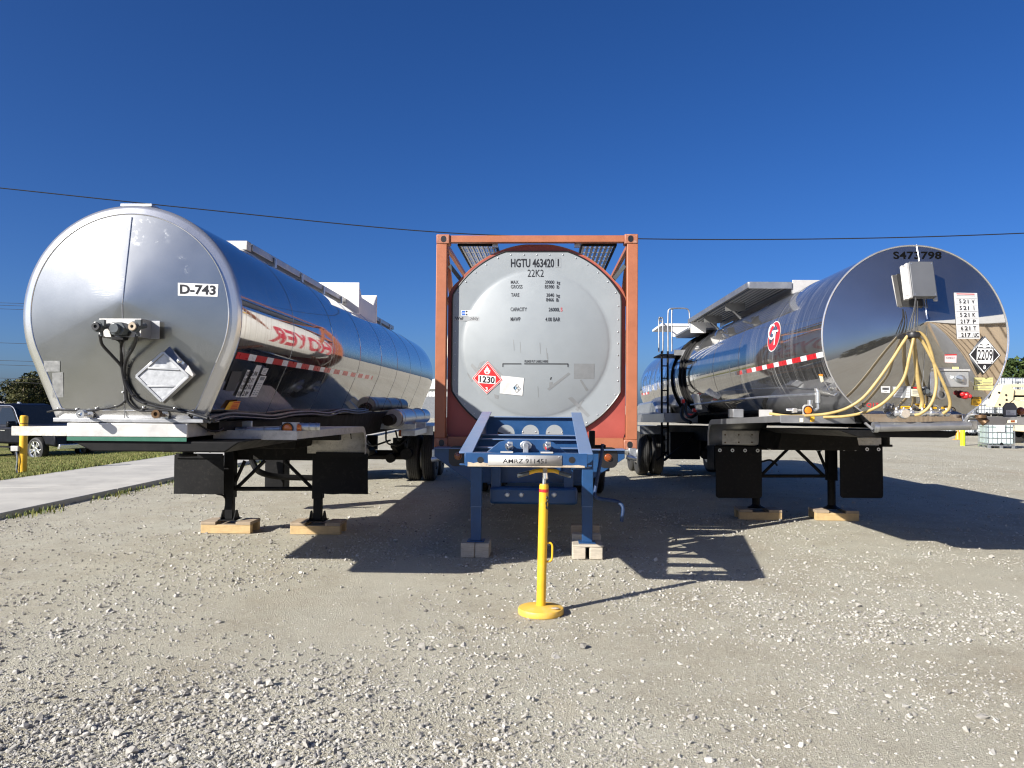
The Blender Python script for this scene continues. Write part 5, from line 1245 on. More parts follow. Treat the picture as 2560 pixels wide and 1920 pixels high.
q = ((2429, 992), (2453, 992), (2452, 1016), (2428, 1013)); s_ = lab('caution_sticker', M_STICKY, q); shapes('sticker_band', M_TXT, [[(0, .78), (1, .78), (1, 1), (0, 1)]], q, fR, s_, .006); lettering('CAUTION', M_STICKY, sub(q, .12, .82, .9, .96), fR, s_, off=.0065, bold=.02); shapes('print_line', M_TXT, [[(.15, v), (.85, v), (.85, v+.05), (.15, v+.05)] for v in (.15, .3, .45, .6)], q, fR, s_, .006)
q = ((2202, 966), (2225, 966), (2224, 982), (2203, 981)); s_ = lab('barcode_label', M_WHT, q); shapes('barcode', M_TXT, [[(.12+.045*i, .42), (.12+.045*i+(.03 if i % 3 else .018), .42), (.12+.045*i+(.03 if i % 3 else .018), .84), (.12+.045*i, .84)] for i in range(17)]+[[(.3, .2), (.7, .2), (.7, .27), (.3, .27)]], q, fR, s_, .006)
q = ((2231, 966), (2277, 965), (2275, 995), (2233, 994)); s_ = lab('data_sticker', M_WHT, q); shapes('print_line', M_GREYT, rim(0, 0, 1, 1, (.03, .03))+[[(.06, v), (.94, v), (.94, v+.025), (.06, v+.025)] for v in (.18, .32, .46, .6, .74, .87)], q, fR, s_, .006); shapes('sticker_band', M_GREYT, [[(.52, .02), (.68, .02), (.78, .98), (.6, .98)]], q, fR, s_, .0065)
q = ((2277, 966), (2304, 966), (2303, 992), (2277, 990)); s_ = lab('warning_sticker', M_CREAM, q); shapes('sticker_band', M_TXT, [[(0, .76), (1, .76), (1, 1), (0, 1)]], q, fR, s_, .006); shapes('warning_oval', M_RED, [[(.5+.36*math.cos(a*.524), .88+.09*math.sin(a*.524)) for a in range(12)]], q, fR, s_, .007); shapes('print_line', M_GREYT, [[(.12, v), (.88, v), (.88, v+.05), (.12, v+.05)] for v in (.12, .25, .4, .5, .62)], q, fR, s_, .006)
lettering('E', M_TXT, ((2155, 1007), (2164, 1007), (2164, 1018), (2155, 1018)), fR, headR, off=.003, bold=.02); lettering('Q17', M_RED, ((2166, 1007), (2196, 1007), (2195, 1018), (2166, 1019)), fR, headR, off=.003, bold=.01)
for i, (x0, y0, x1, y1) in enumerate(((2251, 1015, 2276, 1021), (2288, 1009, 2312, 1019), (2320, 1017, 2341, 1022), (2352, 1017, 2370, 1022))):
    q = quad(x0, y0, x1, y1); s_ = lab('valve_tag', M_STICKY, q, .006, n=1); shapes('print_line', M_TXT, [[(.15, .4), (.85, .4), (.85, .6), (.15, .6)]], q, fR, s_, .008)
sticker('narrow_sticker', M_CREAM, ((2048, 939), (2058, 941), (2060, 953), (2053, 956)), sR, RT, off=.003); sticker('narrow_sticker', M_ORG, ((2047, 935), (2057, 935), (2058, 940), (2048, 939)), sR, RT, off=.0035)
# valve cabinet, couplings
a, b_ = UR(2355, 928, -.17), UR(2423, 968, -.17)
M_SIL = pm('silver_cabinet', (.42, .44, .45), .3, .6, .08, 6)
vc = MB().prism([(a.x, a.z), (b_.x, a.z), (b_.x, b_.z), (a.x+.05, b_.z), (a.x+.012, a.z-.05)], 'y', -.17, -.05).build('valve_cabinet', M_SIL, RT, bev=.006)
MB().box(a.x-.03, b_.x+.01, -.18, -.04, a.z+.001, a.z+.022).build('cabinet_lid', M_ALUW, vc, bev=.003)
p = UR(2405, 947, -.2); MB().lathe([(.0001, -.03), (.03, -.028), (.042, 0), (.042, .03)], 20, Matrix.Translation((p.x, -.18, p.z)) @ Matrix.Rotation(.5, 4, 'Z'), 'y').build('cabinet_dial', M_GALV, vc); MB().bar((p.x-.06, -.2, p.z+.02), (p.x+.0, -.21, p.z), .03, .02).build('cabinet_latch', M_CHR, vc)
a2, b2 = UR(2325, 928, -.1), UR(2352, 990, -.1); MB().box(a2.x, b2.x, -.1, -.04, b2.z, a2.z).build('pipe_plate', M_GALV, RT, bev=.004)
p = UR(2351, 987, -.2); MB().cyl((p.x, -.21, p.z), (p.x, -.08, p.z), .034, 18).lathe([(.03, -.225), (.044, -.225), (.044, -.19), (.034, -.19)], 18, Matrix.Translation((p.x, 0, p.z)), 'y').cyl((p.x-.06, -.15, p.z+.01), (p.x+.06, -.15, p.z+.01), .012, 8).build('pipe_coupling', M_GALV, RT)
p = UR(2318, 978, -.16); MB().cyl((p.x, -.16, p.z), (p.x+.03, -.06, p.z), .024, 14).build('pipe_coupling', M_ANTHR, RT)
p = UR(2418, 988, -.1); mb = MB().lathe([(.0001, -.03), (.03, -.025), (.04, 0), (.035, .03)], 14, Matrix.Translation((p.x, -.08, p.z)) @ Matrix.Rotation(.6, 4, 'Z'), 'y'); mb.ball((p.x-.04, -.09, p.z+.012), .026, 7).ball((p.x+.035, -.085, p.z-.01), .02, 7); mb.build('red_plug', M_RED, RT)
# hoses tied under the box
def pts_R(pp): return [UR(px, py, yl) for px, py, yl in pp]
def hose(pp, r=.015, m=None, name='hose'): return MB().tube(spline(pts_R(pp), 8), r, 12).build(name, m or M_YHOSE, RT)
k_ = -.3
hose([(2290, 838, k_), (2272, 838, k_), (2258, 856, k_), (2230, 900, k_), (2195, 950, -.27), (2158, 994, -.24), (2118, 1020, -.18), (2075, 1033, -.05), (2030, 1038, .15), (1975, 1040, .7), (1925, 1034, 1.0)])
hose([(2285, 838, k_-.03), (2282, 856, k_-.03), (2274, 890, k_-.03), (2262, 940, -.3), (2240, 975, -.28), (2205, 1010, -.22), (2160, 1031, -.1), (2110, 1041, .1), (2060, 1043, .3)])
hose([(2284, 833, k_-.02), (2300, 832, k_-.02), (2318, 852, k_-.02), (2333, 900, k_), (2341, 950, -.3), (2336, 990, -.3), (2322, 1018, -.3), (2302, 1034, -.28), (2288, 1038, -.24)])
hose([(2286, 839, k_), (2302, 848, k_), (2322, 882, k_), (2348, 935, -.3), (2368, 980, -.28), (2375, 1005, -.26), (2372, 1022, -.24), (2358, 1034, -.2)])
hose([(2284, 842, k_+.02), (2287, 880, -.27), (2292, 930, -.24), (2298, 970, -.2), (2306, 1000, -.14), (2302, 1022, -.12)], .02)  # strand modelled in place of a dark reflection in the head
MB().lathe([(.05, -.03), (.062, -.02), (.066, 0), (.062, .02), (.05, .03)], 14, Matrix.Translation(UR(2283, 838, k_)) ).build('hose_tie', M_HOSE, RT)
for i, (a, b) in enumerate((((2289, 744), (2277, 828)), ((2290, 744), (2283, 830)), ((2287, 760), (2286, 828)), ((2294, 752), (2293, 826)), ((2286, 772), (2270, 830)))): MB().tube(spline([UR(*a, -.34), UR((a[0]+b[0])/2+2*math.sin(i), (a[1]+b[1])/2, -.335), UR(*b, -.34)], 5), .0055, 6).build('bungee_cord', M_HOSE, RT)
# manifold at the foot of the head
z_ = UR(2300, 1033, -.18).z; xa_, xb_ = UR(2237, 1030, -.18).x, UR(2376, 1030, -.18).x
mb = MB().cyl((xa_, -.17, z_), (xb_, -.17, z_), .02, 12)
for px in (2243, 2262, 2280, 2308, 2330, 2352, 2368): 
    x = UR(px, 1030, -.18).x; mb.cyl((x-.018, -.17, z_), (x+.018, -.17, z_), .032, 10); mb.cyl((x, -.17, z_), (x, -.16, z_+.055), .013, 8)
x = UR(2262, 1033, -.24).x; mb.lathe([(.0001, -.26), (.045, -.26), (.05, -.24), (.05, -.2), (.03, -.17)], 16, Matrix.Translation((x, 0, z_-.005)), 'y')
mb.build('manifold', M_CHR, RT, bev=.003); mb = MB()
for px in (2295, 2348): x = UR(px, 1030, -.18).x; mb.bar((x, -.19, z_+.05), (x-.05, -.2, z_+.08), .02, .008)
mb.build('valve_handle', M_GALV, RT)
# skirt, silver hose tube, coupler plate
p0, p1 = UR(2150, 1033, -.1), UR(2418, 1058, -.1)
MB().prism([(p0.x, p0.z), (p1.x+.02, p0.z), (p1.x-.02, p1.z), (p0.x+.1, p1.z)], 'y', -.1, .25).build('front_skirt', M_POL, RT, bev=.006)
A, B = UR(2190, 1068, -.16), UR(2424, 1064, -.16)
tu = MB().tube([A, B], .045, 18).build('hose_tube', M_ALU, RT); MB().tube([A-Vector((.03, 0, 0)), A+Vector((.015, 0, 0))], .052, 16).build('tube_cap', M_GALV, tu); MB().bar(A+Vector((-.05, -.03, -.02)), A+Vector((-.12, -.03, .04)), .03, .02).build('cap_latch', M_GALV, tu)
zc0, zc1 = UR(2300, 1077, -.05).z, UR(2300, 1094, -.05).z; xc0, xc1 = UR(2170, 1085, -.05).x, UR(2395, 1085, -.05).x
MB().prism([(xc0-.3, zc0), (xc1, zc0), (xc1-.04, zc1+.02), (xc1-.1, zc1), (xc0-.1, zc1)], 'y', -.06, 2.5).build('coupler_plate', M_BLK, RT, bev=.008)
p = UR(2214, 1110, .9); MB().cyl((p.x, .9, p.z-.03), (p.x, .9, zc1), .045, 14).lathe([(.07, 0), (.07, .025)], 14, Matrix.Translation((p.x, .9, p.z-.03)), cap=True).build('kingpin', M_BLK, RT)
a = UR(2430, 1046, -.12); sp = spline([UR(2412, 1056, -.1), UR(2420, 1040, -.14), UR(2434, 1036, -.18), UR(2447, 1040, -.2)], 5)
MB().tube(sp, .014, 8).build('pipe', M_CHR, RT); p = UR(2454, 1049, -.22); MB().cyl((p.x-.02, -.22, p.z+.03), (p.x+.02, -.26, p.z-.035), .04, 14).lathe([(.03, 0), (.052, 0), (.052, .03), (.03, .03), (.03, 0)], 16, Matrix.Translation((p.x-.03, -.26, p.z+.015))).build('pipe_coupling', M_BRASS, RT)
p = UR(2424, 1062, -.12); MB().box(p.x-.02, p.x+.07, -.14, -.12, p.z-.05, p.z+.05).build('tube_bracket', M_GALV, RT, bev=.01)
MB().prism([(-.5, 1.42), (.5, 1.42), (.55, 1.15), (-.55, 1.15)], 'y', 2.6, LR-.5).build('main_frame', M_DRK, RT, bev=.01)
# saddle shroud beside the left fender
# front fenders
p_ = UR(2153, 1048, .3); zfr = UR(2100, 1040, .35).z; zre = UR(1822, 1049, 3.0).z
xo_ = -UR(1815, 1055, 3.0).x
fender(RT, TR, -1, .3, 3.55, .42, 1.26, zfr, zre, .26, UR(1850, 1114, 3.5).z, M_ALU, M_DRK, False)
xr0 = UR(2440, 1048, .3).x
fender(RT, TR, 1, .3, 3.55, xr0, 1.3, UR(2500, 1044, .35).z, zre, .26, UR(2150, 1110, 3.5).z, M_ALU, M_DRK, False)
mb = MB(); a_, b_ = UR(1805, 1076, 3.5), UR(1897, 1112, 3.5)
fp = MB().box(a_.x, b_.x, 3.49, 3.5, b_.z, a_.z).build('flap_plate', M_DIRTYW, RT, bev=.003); mb = MB()
for px in (1813, 1847, 1880):
    for py in (1087, 1106): mb.ball(UR(px, py, 3.488), .012, 5)
mb.build('bolt', M_BRASS, fp)
a_, b_ = UR(2112, 1094, 3.5), UR(2206, 1114, 3.5); MB().box(a_.x, b_.x, 3.49, 3.5, b_.z, a_.z).build('flap_plate', M_DIRTYW, RT, bev=.003)
flap(TR, RT, ((1789, 1116), (1905, 1246)), 3.48, M_BLKM, .04, 4); flap(TR, RT, ((2099, 1113), (2208, 1246)), 3.48, M_BLKM, .04, 4)
# amber lamp and filter bottle above the left fender
p = UR(2020, 1026, .55); lb = MB().prism([(p.x-.055, p.z-.07), (p.x+.055, p.z-.07), (p.x+.055, p.z+.04), (p.x+.035, p.z+.062), (p.x-.035, p.z+.062), (p.x-.055, p.z+.04)], 'y', .55, .565).build('lamp_bracket', M_ALUW, RT, bev=.003)
MB().lathe([(.0001, -.03), (.03, -.027), (.04, -.012), (.042, 0)], 22, Matrix.Translation((p.x, .55, p.z)), 'y').build('marker_lamp', M_AMB, lb); MB().lathe([(.042, .001), (.052, .001), (.052, -.012), (.042, -.012), (.042, .001)], 22, Matrix.Translation((p.x, .549, p.z)), 'y').build('lamp_rim', M_HOSE, lb)
def PR_(px, py): return UR(px, py, .6)
A, B = PR_(2045, 978), PR_(2045, 1008)
mb = MB().cyl(A, B, .032, 14).cyl(A+Vector((0, 0, .03)), A, .04, 14).tube(spline([B, B-Vector((0, 0, .06)), PR_(2044, 1022), PR_(2036, 1026)], 5), .017, 10).cyl(PR_(2025, 1012), PR_(2025, 1000), .03, 12)
mb.tube([A+Vector((0, 0, .015)), UR(1990, 988, 1.4)], .016, 8); mb.build('filter_bottle', M_CHR, RT)
MB().tube([UR(2036, 985, .6), UR(1900, 993, 2.2), UR(1727, 1012, 5.6)], .014, 8).build('air_pipe', M_GALV, RT)
A = PR_(1986, 1026); MB().cbox(A, (.05, .05, .05)).cyl(A-Vector((.09, 0, -.01)), A+Vector((.12, 0, 0)), .014, 8).build('valve', M_CHR, RT, bev=.004)
q = ((2024, 1044), (2035, 1044), (2035, 1056), (2024, 1056)); plR = plane_surf(TR, .29); raw('fender_sticker', M_STICKY, [quad(2025, 1041, 2036, 1054)], RT, .002, plR); raw('fender_sticker', M_CREAM, [quad(1999, 1045, 2008, 1055)], RT, .002, plR)
p = UR(1843, 1036, 2.4); MB().box(p.x-.07, p.x+.07, 2.35, 2.6, p.z-.04, p.z+.07).build('fender_box', M_ALU, RT, bev=.004)
p = UR(1920, 1036, 1.2); MB().box(p.x-.1, p.x+.05, 1.2, 1.22, p.z-.05, p.z+.055).build('fender_bracket', M_ALUW, RT)
p = UR(2535, 1028, .4); b0 = UR(2526, 1028, .4); lb = MB().prism([(b0.x-.07, b0.z-.06), (b0.x+.07, b0.z-.06), (b0.x+.07, b0.z+.05), (b0.x+.04, b0.z+.09), (b0.x-.04, b0.z+.09), (b0.x-.07, b0.z+.05)], 'y', .4, .415).build('lamp_bracket', M_BOXG, RT, bev=.004)
sticker('fault_label', M_WHT, ((2515, 1025), (2540, 1025), (2540, 1038), (2515, 1038)), plane_surf(TR, .397), lb, n=1, off=.0)
for i, t_ in enumerate(('FAULT', 'LIGHT', 'INDICATOR')): lettering(t_, M_TXT, (lambda y: ((2517, y), (2517+(9, 9, 19)[i], y), (2517+(9, 9, 19)[i], y+2.6), (2517, y+2.6)))(1026.5+3.7*i), plane_surf(TR, .395), lb, off=0)
p = UR(2552, 1028, .45); MB().lathe([(.0001, -.05), (.03, -.04), (.045, 0)], 16, Matrix.Translation((p.x, .45, p.z)), 'y').build('marker_lamp', M_AMBD, lb); raw('fender_reflector', M_CREAM, [quad(2518, 1050, 2542, 1057)], RT, .002, plR); raw('reflector_core', M_AMBD, [quad(2526, 1050.5, 2537, 1056)], RT, .003, plR)
# trapezium cross beam, legs, braces
Yr = 3.85
zr_ = lambda py, yl=Yr: UR(1986, py, yl).z
MB().prism([(-.95, zr_(1072)), (.9, zr_(1072)), (.55, zr_(1126)), (-.78, zr_(1126))], 'y', Yr+.1, Yr+.14).build('cross_beam', M_DRK, RT, bev=.005)
MB().bar(UR(1922, 1124, Yr+.08), UR(1947, 1074, Yr+.08), .05, .03, (0, 1, 0)).bar(UR(2045, 1130, Yr+.08), UR(2082, 1075, Yr+.08), .06, .03, (0, 1, 0)).build('cross_beam', M_GALV, RT)
for s, pxc, yb_ in ((-1, 1890, 1272), (1, 2079, 1274)):
    p = UR(pxc, 1250, Yr); ztp = 1.42; zl = zr_(1200); gl = (TR.inverted() @ (TR @ Vector((p.x, Yr, 0)))).z; w0 = TR @ Vector((p.x, Yr, 0)); dz = -w0.z
    lg = MB().box(p.x-.07, p.x+.07, Yr-.07, Yr+.07, zl, ztp).build('landing_leg', M_BLK, RT, bev=.006)
    MB().cyl((p.x, Yr, dz+.155), (p.x, Yr, zl), .058, 18).build('leg_extension', M_DRK, lg)
    MB().lathe([(.0001, .155), (.12, .155), (.13, .165), (.075, .19), (.058, .21)], 24, Matrix.Translation((p.x, Yr, dz))).build('leg_foot', M_BLK, lg)
    w1 = TR @ Vector((p.x, Yr, 0))
    dunnage('timber_pad', ['part shaded pine pad under the left leg of the mirror tanker', 'pine pad under the right leg of the mirror tanker, mostly in sun'][s > 0], Matrix.Translation((w1.x+.01, w1.y-.18, 0)) @ Matrix.Rotation(-PSI-.05, 4, 'Z'), .62, .36, 'crate')
MB().tube([UR(1903, 1190, Yr), UR(2062, 1190, Yr)], .026, 10).build('cross_tube', M_DRK, RT)
mb = MB()
for q0, q1 in (((1906, 1185), (1970, 1122)), ((2060, 1190), (1990, 1122)), ((2068, 1180), (2046, 1128))): mb.tube([UR(*q0, Yr), UR(*q1, Yr+.06)], .024, 8)
mb.build('brace', M_DRK, RT)
MB().tube(spline([UR(1905, 1154, 3.6), UR(1925, 1150, 3.6), UR(1938, 1158, 3.6), UR(1943, 1164, 3.6)], 5), .014, 8).build('crank_handle', M_BLK, RT)
# flank: emblem, tape, lettering
c0_ = (1936, 841); 
def ell(k, n=40): return [(c0_[0]+k*(15.6*math.cos(a)+4.6*math.sin(a)*1.0), c0_[1]-k*(37.5*math.sin(a)+6.5*math.cos(a))) for a in [2*math.pi*i/n for i in range(n)]]
em = raw('emblem', M_WHT, [ell(1.0)], RT, .004, sR); raw('emblem_field', M_RED, [ell(.94)], em, .0055, sR)
eq = ((1922.5, 811), (1950, 806), (1944, 863), (1919, 869))
lettering('G', M_WHT, sub(eq, .02, .3, .6, .98), sR, em, off=.007, bold=.0); lettering('T', M_WHT, sub(eq, .42, .04, .98, .68), sR, em, off=.0085, bold=.0)
p, p2 = sR(2059, 886)[0], sR(1838, 934)[0]
tape(RT, sdR, TR, .03, p2.y, (p.z+p2.z)/2, -1, .055, 1)
q = sR(1600, 984)[0]; tape(RT, sdR, TR, 11.2, 12.4, (p.z+p2.z)/2, -1, .055, 0)
vs, fs = text_mesh('GRAMMER', .03, (20, 5)); out = []
for v in vs:
    y = 11.9-5.0*v.x; y = 12.4-5.2*(1-v.x) if False else 7.3+5.0*(1-v.x); a = (v.y-.5)*.55/RR + .12; out.append((-(RR+.003)*math.cos(a), y, ZR+(RR+.003)*math.sin(a)))
M_LETB = pm('blue_lettering', (.05, .13, .33), .25, 0, .08, coat=.5)
MB().add(out, fs).build('lettering', M_LETB, RT, ang=60)
# top walkway with spill box
y0w, y1w = 2.5, 6.35
wl = UR(1871, 712, y0w).x; wr = UR(1979, 712, y0w).x; zw1, zw0 = UR(1925, 705, y0w).z, UR(1925, 722, y0w).z
wk = MB()
for i in range(9):
    xa = wl+(wr-wl)*(i+.1)/9; wk.box(xa, xa+(wr-wl)/9*.62, y0w, y1w, zw0+.02, zw0+.045)
wk = wk.build('walkway', M_GRATE, RT, ang=0)
MB().box(wl, wr, y0w-.02, y0w, zw0, zw1).build('walkway_end', M_ALU, wk, bev=.004); MB().box(wl-.012, wl, y0w-.02, y1w, zw0+.01, zw0+.09).box(wr, wr+.012, y0w, y1w, zw0-.05, zw0+.05).build('walkway_edge', M_ALU, wk, bev=.003)
mb = MB()
for y in (3.9, 5.3): mb.box(wl+.05, wl+.35, y, y+.02, zw0-.1, zw0+.018)
mb.build('walkway_bearer', M_GRATE, wk); mb = MB()
for y in (4.0, 5.4):
    zsh = ZR+math.sqrt(RR**2-.62**2); mb.tube([(wl+.1, y, zw0), (-.64, y, zsh+.02)], .024, 8)
mb.build('walkway_strut', M_ALU, wk)
sbx = MB().box(wr+.013, .45, y0w, y0w+.02, ZR+RR-.14, zw1+.03).box(wr+.013, wr+.03, y0w+.021, 5.5, ZR+RR-.16, zw1-.01).box(.43, .45, y0w+.021, 5.5, ZR+RR-.16, zw1).box(wr+.013, .45, 5.48, 5.5, ZR+RR-.14, zw1).build('spill_box', M_ALUW, RT, bev=.004)
MB().lathe([(.27, 0), (.27, .08), (.3, .09), (.26, .17), (.05, .2), (.0001, .2)], 28, Matrix.Translation((.0, 4.1, ZR+RR-.03))).build('manhole_lid', M_ALU, sbx)
a, b_ = UR(1724, 802, 6.3), UR(1762, 834, 6.3); rb = MB().box(a.x, b_.x, 6.2, 6.22, b_.z, a.z).box(b_.x+.001, b_.x+.2, 6.2, 6.22, b_.z+.1, a.z).build('walkway_box', M_FRP, RT, bev=.004)
MB().box(wl, -.3, 6.36, 7.6, zw0-.1, zw0-.06).box(-.75, -.4, 6.8, 8.6, zw0-.02, zw0+.02).build('rear_walkway', M_ALU, RT, bev=.004)
a, b_ = UR(1682, 815, 8.3), UR(1722, 842, 8.3); MB().box(a.x, b_.x, 8.3, 8.32, b_.z, a.z).box(a.x-.25, b_.x, 8.28, 9.4, a.z, a.z+.05).build('rear_spill_box', M_FRP, RT, bev=.004)
# ladder, platform, hoop rails
yl_ = 7.75; L0, L1 = UR(1654.5, 1000, yl_), UR(1669.5, 1000, yl_)
ztop = UR(1660, 878, yl_).z; zbot = UR(1660, 1162, yl_).z
wz = (TR @ Vector((L0.x, yl_, zbot))).z
ld = MB().tube([(L0.x, yl_, zbot+.2), (L0.x, yl_, ztop)], .022, 8).tube([(L1.x, yl_+.0, zbot+.2), (L1.x, yl_, ztop)], .022, 8).build('ladder', M_BLK, RT)
mb = MB()
for i in range(8): z_ = zbot+.25+i*(ztop-zbot-.3)/8; mb.tube([(L0.x, yl_, z_), (L1.x, yl_, z_)], .014, 6)
mb.build('rung', M_BLK, ld)
pa, pb = UR(1649, 886, yl_), UR(1722, 868, yl_)
pf = MB().box(pa.x, pa.x+.52, yl_-.05, yl_+.75, pa.z-.02, pa.z+.005).build('ladder_platform', M_BLK, RT); MB().box(pa.x+.28, pa.x+.56, yl_-.07, yl_-.051, pa.z-.02, pa.z+.09).build('platform_edge', M_ALU, pf)
def hoop(pp, nm='handrail'): return MB().tube(spline(pp, 6), .015, 8).build(nm, M_ALU, RT)
hz = UR(1690, 771, yl_).z; hz2 = UR(1690, 795, yl_).z
h0 = UR(1670, 800, yl_).x; h1 = UR(1724, 800, yl_).x
hoop([(h0, yl_, ztop), (h0, yl_, hz-.15), (h0+.03, yl_, hz-.02), (h0+.12, yl_, hz), (h1-.1, yl_, hz), (h1-.02, yl_, hz-.04), (h1, yl_, hz-.18), (h1, yl_, hz-.55)])
hoop([(h0+.08, yl_+.02, ztop), (h0+.08, yl_+.02, hz-.1), (h0+.1, yl_+.02, hz-.01)])
h2 = UR(1647, 800, yl_).x
hoop([(h2, yl_+.0, ztop-.02), (h2, yl_, hz2-.06), (h2+.03, yl_, hz2), (h2+.07, yl_+.3, hz2), (h0, yl_+.6, hz2-.02)]); hoop([(h2+.08, yl_, ztop-.04), (h2+.08, yl_, hz2-.06), (h2+.04, yl_, hz2)])
M_HOOP = M_BLK
mb = MB()
for y in (6.9, 7.2, 8.0): # banding straps and overflow lines over the shell
    mb.tube([(-(RR+.02)*math.cos(a), y, ZR+(RR+.02)*math.sin(a)) for a in np.linspace(-.75, 1.15, 16)], .028, 8)
mb.build('overflow_pipe', M_HOOP, RT)
# side gear under the flank: hoses, red handles, deck and rear fenders
mb = MB()
for pp in ([(-.95, 6.6, 1.85), (-1.0, 6.4, 1.7), (-.98, 6.1, 1.6), (-.9, 5.9, 1.66)], [(-.95, 6.9, 1.8), (-1.02, 6.6, 1.6), (-.95, 6.2, 1.5)]): mb.tube(spline(pp, 6), .03, 8)
mb.build('side_hose', M_BLK, RT); MB().cbox((-.96, 6.3, 1.62), (.1, .2, .08)).cbox((-.98, 6.75, 1.9), (.06, .1, .07)).cbox((-.94, 5.95, 1.72), (.06, .12, .06)).build('valve_handle', M_RED, RT, bev=.01)
MB().bar((-.96, 5.75, 2.0), (-.93, 5.6, 1.72), .12, .03).build('side_bracket', M_GALV, RT, bev=.006)
a, b_ = UR(1590, 1037, 10.4), UR(1748, 1055, 6.9)
dk = MB().box(-1.25, -.6, 7.2, 12.4, a.z-.02, a.z+.01).box(-1.26, -1.245, 7.2, 12.4, a.z-.17, a.z+.012).box(-1.245, -.6, 7.19, 7.2, a.z-.17, a.z+.01).build('side_deck', M_ALU, RT, bev=.004)
MB().prism([(9.0, a.z+.012), (12.0, a.z+.012), (11.8, a.z+.3), (9.5, a.z+.32), (9.15, a.z+.2)], 'x', -1.1, -.75).build('hose_cover', M_GALV, RT, bev=.05)
zoff = -(TR @ Vector((0, 11.4, 0))).z
axle_set(RT, (10.8, 12.05), .51+zoff)
MB().box(-1.3, -.62, 10.1, 12.8, 1.16+zoff, 1.17+zoff).box(-1.3, -.62, 10.08, 10.1, .98+zoff, 1.17+zoff).build('rear_fender', M_GALV, RT); MB().box(.62, 1.3, 10.1, 12.8, 1.16+zoff, 1.17+zoff).box(.62, 1.3, 10.08, 10.1, .98+zoff, 1.17+zoff).build('rear_fender', M_GALV, RT)
MB().box(-.5, .3, 6.3, 6.9, .62, 1.1).build('pump_box', M_BLK, RT, bev=.03); MB().box(-1.0, -.4, 7.9, 8.5, .75, 1.3).build('tool_box', M_BLK, RT, bev=.01)
mb = MB()
mb.bar((-1.2, 7.5, .75), (-.6, 7.7, 1.2), .04, .04).bar((-1.2, 8.4, .7), (-.6, 8.2, 1.2), .04, .04); mb.build('deck_brace', M_BLK, RT)
# ================================================================== BACKGROUND
def leaf_mat(name, stops):
    m = blade_mat(name, stops); return m
M_LEAFD = leaf_mat('olive_scrub_leaves', [(0, (.014, .02, .006)), (.4, (.045, .05, .016)), (.75, (.085, .08, .027)), (1, (.15, .12, .045))])
M_LEAFG = leaf_mat('green_tree_leaves', [(0, (.012, .025, .006)), (.5, (.045, .07, .017)), (1, (.1, .13, .04))])
M_BARK = pm('grey_bark', (.1, .08, .06), .9, 0, .3, 5, .3, 20)
def crown_mesh(name, m, blobs, n, ls, parent):
    tot = sum(b[3]**2 for b in blobs); Ps = []; tn = []
    for bx, by, bz, r, sq in blobs:
        k = max(8, int(n*r*r/tot)); d = rng.normal(size=(k, 3)); d /= np.linalg.norm(d, axis=1, keepdims=True)
        rad = r*rng.uniform(.55, 1.08, k)**.6; p = d*rad[:, None]*np.array([1, 1, sq]); Ps.append(p+np.array([bx, by, bz])); tn.append(np.full(k, rng.uniform(-.18, .18)))
    P = np.concatenate(Ps); tn = np.concatenate(tn); k = len(P)
    a = rng.normal(size=(k, 3)); a /= np.linalg.norm(a, axis=1, keepdims=True); b = np.cross(a, rng.normal(size=(k, 3))); b /= np.linalg.norm(b, axis=1, keepdims=True)
    s = (ls*rng.uniform(.5, 1.3, k))[:, None]; X = np.stack([P-a*s, P-b*s*.55, P+a*s, P+b*s*.55], 1)
    me = bpy.data.meshes.new(name); me.vertices.add(k*4); me.vertices.foreach_set('co', X.reshape(-1).astype(np.float32)); me.loops.add(k*4); me.loops.foreach_set('vertex_index', np.arange(k*4, dtype=np.int32)); me.polygons.add(k); me.polygons.foreach_set('loop_start', np.arange(0, k*4, 4, dtype=np.int32))
    at_ = me.attributes.new('tone', 'FLOAT', 'POINT'); at_.data.foreach_set('value', np.repeat(np.clip(rng.normal(.48, .2, k)+tn, 0, 1), 4).astype(np.float32)); me.update(); me.validate()
    return link(name, me, m, parent)
def tree(name, label, x, y, z0, h, wd, m, n=2600, ls=.16, group=None, nb=11, low=.15):
    t = thing(name, label, 'tree', Matrix.Translation((x, y, z0)), group)
    mb = MB(); tips = []
    mb.tube([(0, 0, -.1), (.05*h*random.uniform(-.4, .4), .02, h*.3), (.06*h*random.uniform(-.5, .5), 0, h*.62)], [.045*h, .03*h, .012*h], 8)
    for i in range(7):
        a = random.uniform(0, 6.28); q = (math.cos(a)*wd*.36*random.uniform(.5, 1), math.sin(a)*wd*.36*random.uniform(.5, 1), h*random.uniform(.45, .85)); mb.tube([(0, 0, h*random.uniform(.15, .4)), (q[0]*.5, q[1]*.5, q[2]*.72), q], [.02*h, .012*h, .004*h], 6); tips.append(q)
    mb.build('trunk', M_BARK, t)
    bl = []
    for i in range(nb):
        a = random.uniform(0, 6.28); rr_ = wd*.5*math.sqrt(random.random())*.75; zz = h*random.uniform(low+.15, .88); zz *= 1-.25*(rr_/(wd*.5))**2; bl.append((rr_*math.cos(a), rr_*math.sin(a), zz, random.uniform(.13, .24)*wd, random.uniform(.6, .95)))
    crown_mesh('crown', m, bl, n, ls, t); return t
